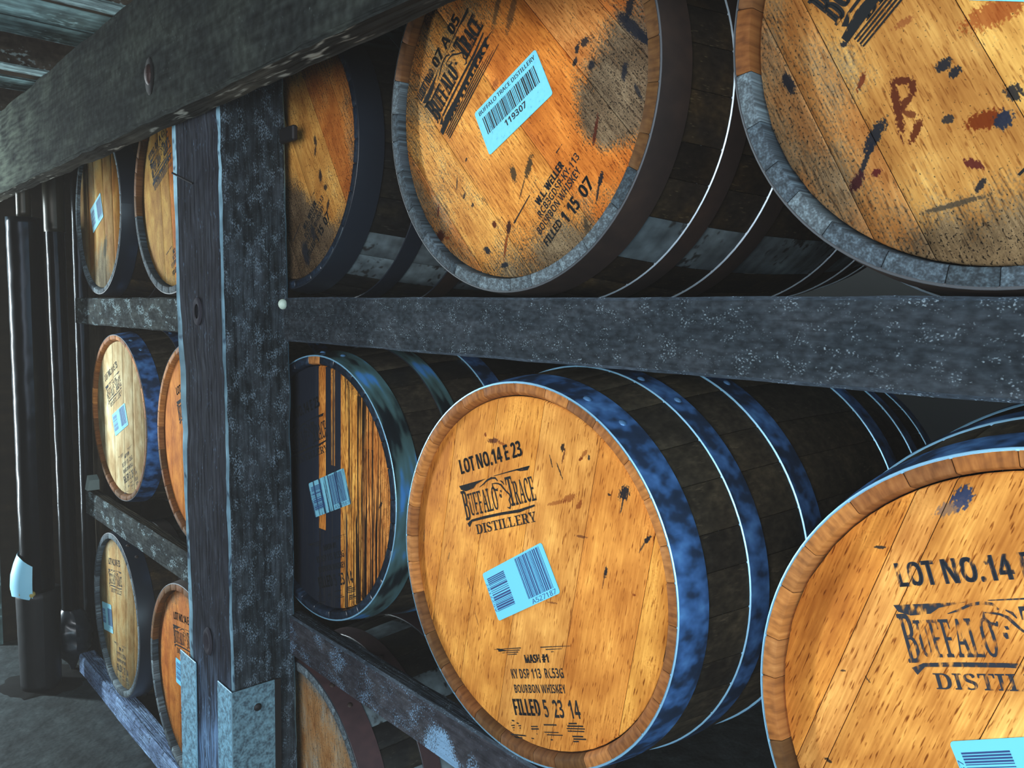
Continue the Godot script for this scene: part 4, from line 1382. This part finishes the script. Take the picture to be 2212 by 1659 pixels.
	var u1 := {"seed": 201, "bounds": [-0.21, -0.1344, -0.0105, 0.1095, 0.186], "grain": 0.16, "fleck": 0.25, "fth": 0.64, "speck": 0.8, "rim": 0.3, "dirt0": 0.04, "dirt": dirt,
		"tones": [Color(0.76, 0.5, 0.25), Color(0.9, 0.64, 0.31), Color(0.92, 0.62, 0.28), Color(0.9, 0.54, 0.22), Color(0.88, 0.58, 0.3), Color(0.84, 0.5, 0.23)],
		"blobs": [[0.2, -0.01, 0.075, 1.2], [0.17, -0.05, 0.05, 0.6], [-0.2, 0.05, 0.09, 0.5], [-0.1, 0.2, 0.12, 0.45], [0.1, -0.21, 0.09, 0.55], [0.22, 0.1, 0.07, 0.3], [-0.16, -0.13, 0.1, 0.3], [0.0, -0.25, 0.08, 0.35]],
		"splats": [[0.0057, -0.1035, 0.014, 0.006, -72, Color(0.24, 0.2, 0.14), 0.85], [0.037, -0.0973, 0.018, 0.006, 68, Color(0.24, 0.2, 0.14), 0.85], [0.024, -0.125, 0.02, 0.0015, 68, K, 0.6], [-0.166, -0.183, 0.011, 0.009, 0, Color(0.22, 0.09, 0.06), 0.9], [-0.148, -0.187, 0.006, 0.003, 0, RU, 0.6], [-0.122, -0.104, 0.012, 0.0014, 85, K, 0.8], [-0.0536, -0.21, 0.009, 0.005, -30, BK, 0.9], [-0.0149, -0.234, 0.009, 0.004, 8, BK, 0.9], [-0.0052, -0.18, 0.012, 0.005, 82, Color(0.2, 0.1, 0.08), 0.9], [-0.012, -0.205, 0.02, 0.003, 78, RU, 0.75], [-0.037, -0.173, 0.005, 0.006, 20, Color(0.28, 0.1, 0.05), 0.85], [0.2205, 0.0487, 0.04, 0.008, -44, BK, 0.88], [0.215, 0.075, 0.018, 0.006, 75, BK, 0.85], [0.24, 0.03, 0.02, 0.004, -44, BK, 0.85], [0.129, 0.044, 0.008, 0.004, 75, BK, 0.85], [0.125, 0.028, 0.006, 0.004, 60, BK, 0.85], [0.153, 0.018, 0.006, 0.006, 0, BK, 0.85], [0.142, 0.05, 0.007, 0.006, 0, BK, 0.8], [0.208, -0.0, 0.012, 0.005, 80, BK, 0.8], [0.23, -0.03, 0.014, 0.003, -60, BK, 0.7], [0.161, -0.0645, 0.022, 0.003, 78, Color(0.3, 0.12, 0.08), 0.8], [-0.17, -0.143, 0.012, 0.002, 80, Color(0.3, 0.1, 0.06), 0.85], [-0.099, -0.071, 0.004, 0.002, 60, K, 0.8], [-0.105, -0.125, 0.005, 0.003, 60, K, 0.8], [-0.085, -0.14, 0.004, 0.003, 60, K, 0.8], [-0.02, 0.15, 0.05, 0.006, 70, Color(0.27, 0.22, 0.16), 0.6], [0.005, 0.12, 0.03, 0.007, 68, Color(0.25, 0.2, 0.16), 0.55], [0.17, -0.128, 0.011, 0.004, 70, BK, 0.9], [0.165, -0.145, 0.014, 0.002, 78, BK, 0.8], [0.145, -0.185, 0.014, 0.004, -75, Color(0.2, 0.18, 0.15), 0.7], [-0.03, 0.03, 0.008, 0.006, 30, Color(0.5, 0.25, 0.12), 0.5]]}
	var u1_chime := func(a, k):
		if a > 100 and a < 168:
			return M.chime_dull[k % 2]
		if a > 330 or a < 40:
			return M.chime_dull[2]
		return M.chime_grey[(k + int(a / 23)) % 4]
	barrel({"label": "worn upper barrel with a slanted cyan label and a grey stain on its right", "at": P(-0.876, 0.301, -0.775), "yaw": 1.25, "pitch": -2.1, "rot": 42.3, "T": 0.0165, "D": 0.014, "staves": (func(a): return M.stave_pale if a > 312 and a < 324 else (M.stave_old if int(a / 12) % 3 != 1 else M.stave_old2)), "chime": u1_chime, "hoops": rusty, "edges": [M.rust_edge, M.rust_bright, M.rust_bright], "tex": u1, "size": 1280, "stamp": "old", "ang": 46.0, "ink": inkmats.ink, "spin": 0.1, "rivet": M.rust,
		"paper": {"at": Vector2(0.0046, -0.006), "deg": 26.8, "mat": M.paper, "print": "old", "ink": M.barcode, "r": 0.002}})
	var u2 := {"seed": 231, "bounds": [-0.209, -0.1672, -0.0539, 0.06, 0.16], "grain": 0.13, "fleck": 0.22, "fth": 0.66, "speck": 0.79, "rim": 0.25, "dirt0": 0.02, "dirt": Color(0.45, 0.39, 0.3),
		"tones": [Color(0.72, 0.54, 0.34), Color(0.74, 0.52, 0.28), Color(0.76, 0.55, 0.28), Color(0.86, 0.65, 0.33), Color(0.8, 0.55, 0.24), Color(0.78, 0.5, 0.22)],
		"blobs": [[-0.2, -0.1, 0.07, 0.42], [-0.15, -0.17, 0.06, 0.4], [-0.06, -0.25, 0.06, 0.7], [0.03, -0.26, 0.09, 1.0], [-0.22, 0.0, 0.06, 0.3], [-0.15, -0.05, 0.05, 0.2]],
		"splats": [[-0.216, -0.054, 0.014, 0.006, -60, BK, 0.9], [-0.062, -0.067, 0.008, 0.006, 30, BK, 0.9], [-0.0515, -0.0753, 0.006, 0.005, 40, BK, 0.9], [-0.0033, -0.1026, 0.009, 0.007, -50, BK, 0.85], [-0.055, -0.117, 0.006, 0.004, 0, BK, 0.8], [-0.158, -0.027, 0.004, 0.003, 0, BK, 0.9], [-0.024, -0.18, 0.008, 0.003, 60, BK, 0.85], [-0.031, -0.16, 0.01, 0.004, -30, Color(0.3, 0.1, 0.1), 0.85], [-0.138, -0.067, 0.01, 0.003, 70, Color(0.36, 0.14, 0.08), 0.8], [-0.122, -0.123, 0.02, 0.007, 62, BK, 0.92], [-0.1295, -0.145, 0.02, 0.003, 70, BK, 0.9], [-0.137, -0.165, 0.012, 0.006, 60, Color(0.22, 0.1, 0.12), 0.9], [-0.118, -0.158, 0.005, 0.004, 30, Color(0.3, 0.1, 0.1), 0.9], [-0.024, -0.1225, 0.018, 0.009, 8, Color(0.42, 0.17, 0.05), 0.9], [-0.009, -0.1245, 0.009, 0.008, 70, Color(0.12, 0.16, 0.24), 0.92], [-0.1015, -0.0985, 0.031, 0.0042, -77, Color(0.33, 0.15, 0.08), 0.95], [-0.099, -0.074, 0.011, 0.0042, -10, Color(0.33, 0.15, 0.08), 0.95], [-0.0885, -0.0815, 0.009, 0.004, -80, Color(0.33, 0.15, 0.08), 0.95], [-0.0935, -0.095, 0.012, 0.004, 55, Color(0.33, 0.15, 0.08), 0.9], [-0.09, -0.106, 0.009, 0.003, -20, Color(0.4, 0.2, 0.1), 0.85], [-0.083, -0.123, 0.013, 0.0042, 70, Color(0.36, 0.17, 0.08), 0.95], [-0.02, -0.03, 0.03, 0.012, 15, Color(0.55, 0.22, 0.08), 0.6], [-0.045, -0.195, 0.03, 0.003, 12, Color(0.25, 0.23, 0.2), 0.8], [-0.1, -0.02, 0.01, 0.004, 20, Color(0.45, 0.2, 0.1), 0.5], [0.02, -0.06, 0.02, 0.01, 40, Color(0.25, 0.17, 0.1), 0.5]]}
	var u2_chime := func(a, k):
		if a > 130 and a < 182:
			return M.chime_dull[k % 2]
		return M.chime_grey[(k + int(a / 23)) % 4]
	barrel({"label": "worn upper barrel at top right with a reddish brown letter R painted on", "at": P(-0.233, 0.3, -0.783), "yaw": -0.1, "pitch": -0.1, "rot": 28.5, "T": 0.0165, "D": 0.019, "staves": old_staves, "chime": u2_chime, "hoops": rusty, "edges": [M.rust_edge, M.rust_bright], "tex": u2, "size": 1280, "stamp": "old", "ang": 46.0, "ink": inkmats.ink, "upper": true, "spin": 0.75, "rivet": M.rust,
		"paper": {"at": Vector2(0.0338, 0.0008), "deg": -16.5, "mat": M.paper, "print": "old", "ink": M.barcode, "r": 0.002}})
	var u0 := {"seed": 261, "bounds": [-0.19, -0.1, 0.02, 0.125, 0.2], "grain": 0.16, "fleck": 0.25, "fth": 0.66, "speck": 0.76, "rim": 0.3, "dirt0": 0.1, "dirt": Color(0.3, 0.26, 0.22),
		"tones": [Color(0.7, 0.48, 0.24), Color(0.74, 0.5, 0.22), Color(0.78, 0.57, 0.28), Color(0.76, 0.55, 0.27), Color(0.7, 0.42, 0.18), Color(0.72, 0.45, 0.2)],
		"blobs": [[0.0, -0.2, 0.14, 1.0], [-0.02, -0.1, 0.07, 0.5], [0.1, -0.2, 0.1, 0.6], [0.1, 0.2, 0.1, 0.35]],
		"splats": [[0.1, 0.02, 0.012, 0.006, -70, K, 0.8], [0.12, -0.05, 0.014, 0.006, -80, K, 0.85], [0.14, -0.075, 0.008, 0.006, 0, K, 0.8], [0.1, 0.0, 0.01, 0.004, 80, K, 0.7], [0.15, -0.11, 0.012, 0.005, 70, K, 0.8], [0.06, -0.2, 0.03, 0.014, -60, BK, 0.85], [0.09, -0.16, 0.02, 0.008, -65, BK, 0.7]]}
	barrel({"label": "upper barrel half hidden behind the post, brown head in a wet black rim", "at": P(-1.575, 0.312, -0.797), "yaw": 0.27, "pitch": 0.16, "rot": 32.0, "T": 0.012, "D": 0.008, "staves": (func(a): return M.stave_tar if a < 300 or a > 330 else M.stave_pale), "chime": tar_chime, "hoops": [M.tar_dark, M.tar_dark, M.rust], "edges": [M.tar_dark], "tex": u0, "size": 640, "stamp": "old", "ang": 46.0, "ink": inkmats.ink, "upper": false, "spin": 0.42, "rivet": M.rust})
	# ----- lowest tier, right bay
	var l0 := {"seed": 291, "bounds": [-0.15, -0.05, 0.06, 0.15], "grain": 0.16, "fth": 0.68, "speck": 0.8, "dirt0": 0.35, "rim": 0.4, "dirt": Color(0.4, 0.42, 0.42), "tones": wood_tones(Color(0.6, 0.46, 0.3), 5, 3, 0.1)}
	barrel({"label": "lowest barrel under the speckled rail beside the post foot, with a brown hoop", "at": P(-1.531, -1.043, -0.794), "rot": 10.0, "T": 0.018, "D": 0.014, "staves": (func(a): return M.stave_pale if int(a / 12) % 3 == 1 else M.stave_tar), "chime": (func(a, k): return M.chime_grey[(k % 2) * 2]), "hoops": [M.purple], "edges": [M.tar_dark], "tex": l0, "size": 512, "spin": 0.6, "rivet": M.rust})
	# ----- left bay
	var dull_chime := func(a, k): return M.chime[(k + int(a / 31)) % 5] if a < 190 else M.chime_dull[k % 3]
	var lm0 := {"seed": 311, "bounds": [-0.17, -0.07, 0.03, 0.12, 0.2], "grain": 0.07, "fleck": 0.15, "fth": 0.72, "speck": 0.97, "dirt": Color(0.5, 0.4, 0.26), "rim": 0.08, "tones": wood_tones(Color(0.78, 0.7, 0.53), 6, 7, 0.04)}
	barrel({"label": "barrel with a pale straw coloured head and blue hoop left of the post", "at": P(-2.79, -0.373, -0.80), "yaw": 0.83, "pitch": -0.8, "rot": -3.0, "T": 0.012, "D": 0.012, "staves": new_staves, "chime": dull_chime, "hoops": steel, "edges": [M.rust_edge], "tex": lm0, "size": 640, "stamp": "new", "ang": 24.0, "ink": inkmats.ink_worn, "spin": 0.3, "turn": 2.1,
		"paper": {"at": Vector2(-0.012, -0.008), "deg": 22.0, "mat": M.paper_clean, "print": "new"}})
	var lm1 := {"seed": 331, "bounds": [-0.19, -0.11, -0.02, 0.08, 0.18], "grain": 0.1, "fleck": 0.25, "fth": 0.7, "speck": 0.97, "rim": 0.1, "dirt": Color(0.6, 0.36, 0.18), "tones": wood_tones(Color(0.72, 0.44, 0.17), 6, 9, 0.05)}
	barrel({"label": "orange barrel in the middle row with its right half behind the post", "at": P(-2.14, -0.371, -0.80), "rot": 2.0, "T": 0.012, "D": 0.012, "staves": new_staves, "chime": dull_chime, "hoops": steel, "edges": [M.rust_edge], "tex": lm1, "size": 640, "stamp": "new", "ang": 20.0, "ink": inkmats.ink, "spin": 0.8, "turn": 0.9})
	var lu0 := {"seed": 351, "bounds": [-0.15, -0.06, 0.05, 0.15], "grain": 0.14, "fleck": 0.2, "fth": 0.68, "speck": 0.85, "dirt0": 0.1, "rim": 0.3, "dirt": Color(0.42, 0.4, 0.33), "tones": [Color(0.5, 0.38, 0.2), Color(0.58, 0.4, 0.16), Color(0.62, 0.48, 0.25), Color(0.6, 0.46, 0.26), Color(0.66, 0.46, 0.2)],
		"blobs": [[0.0, -0.2, 0.1, 0.9], [-0.1, 0.12, 0.09, 0.6]], "splats": [[0.05, -0.12, 0.04, 0.02, 62, Color(0.24, 0.25, 0.22), 0.75]]}
	barrel({"label": "upper barrel at the far left with a torn white label on its brown head", "at": P(-2.9, 0.306, -0.785), "yaw": -1.0, "rot": 2.0, "T": 0.012, "D": 0.01, "staves": old_staves, "chime": (func(a, k): return M.chime_grey[k % 4]), "hoops": [M.tar_dark, M.rust], "edges": [M.rust_edge], "tex": lu0, "size": 512, "spin": 0.3, "rivet": M.rust,
		"paper": {"at": Vector2(-0.035, -0.005), "deg": 20.0, "mat": M.paper_dull, "print": "torn", "w": 0.135, "h": 0.085, "ink": M.barcode_blue}})
	var lu1 := {"seed": 371, "bounds": [-0.09, -0.02, 0.07, 0.16], "grain": 0.14, "fleck": 0.25, "fth": 0.68, "speck": 0.8, "rim": 0.3, "dirt0": 0.05, "dirt": Color(0.4, 0.34, 0.25), "tones": [Color(0.62, 0.47, 0.22), Color(0.66, 0.5, 0.23), Color(0.7, 0.42, 0.13), Color(0.72, 0.48, 0.15), Color(0.66, 0.41, 0.15)]}
	barrel({"label": "upper barrel with a golden brown head partly hidden by the post's left edge", "at": P(-2.265, 0.304, -0.79), "rot": 6.0, "T": 0.0165, "D": 0.016, "staves": old_staves, "chime": (func(a, k): return M.chime_dull[k % 3] if a < 185 else M.chime_grey[3]), "hoops": rusty, "edges": [M.rust_edge], "tex": lu1, "size": 640, "stamp": "old", "ang": 24.0, "ink": inkmats.ink_worn, "spin": 0.55, "rivet": M.rust})
	var ll0 := {"seed": 391, "bounds": [-0.14, -0.03, 0.08, 0.17], "grain": 0.14, "fleck": 0.2, "fth": 0.68, "speck": 0.84, "dirt0": 0.25, "rim": 0.35, "dirt": Color(0.42, 0.4, 0.32), "tones": wood_tones(Color(0.66, 0.55, 0.36), 5, 15, 0.08)}
	barrel({"label": "lowest barrel at the far left with a drab tan head and a peeling blue label", "at": P(-2.82, -1.043, -0.784), "yaw": -1.5, "rot": -4.0, "T": 0.0165, "D": 0.014, "staves": old_staves, "chime": (func(a, k): return M.chime_grey[k % 4]), "hoops": [M.tar_dark, M.rust], "edges": [M.rust_edge], "tex": ll0, "size": 512, "stamp": "new", "ang": 10.0, "ink": inkmats.ink_worn, "spin": 0.35, "rivet": M.rust,
		"paper": {"at": Vector2(-0.15, -0.06), "deg": 10.0, "mat": M.paper_dull, "print": "torn2", "w": 0.12, "h": 0.1}})
	var ll1 := {"seed": 411, "bounds": [-0.17, -0.08, 0.03, 0.13], "grain": 0.16, "fleck": 0.3, "fth": 0.66, "speck": 0.8, "rim": 0.4, "dirt0": 0.12, "dirt": Color(0.36, 0.27, 0.18), "tones": wood_tones(Color(0.72, 0.43, 0.17), 5, 17, 0.07)}
	barrel({"label": "lowest orange brown barrel beside the post's metal guard, with a small white label", "at": P(-2.172, -1.043, -0.776), "rot": 3.0, "T": 0.0165, "D": 0.016, "staves": old_staves, "chime": (func(a, k): return M.chime_dull[k % 3] if a < 170 else M.chime_grey[k % 4]), "hoops": rusty, "edges": [M.rust_edge], "tex": ll1, "size": 640, "stamp": "new", "ang": 8.0, "ink": inkmats.ink, "spin": 0.7, "rivet": M.rust,
		"paper": {"at": Vector2(-0.03, -0.002), "deg": 0.0, "mat": M.paper_clean, "print": "new"}})
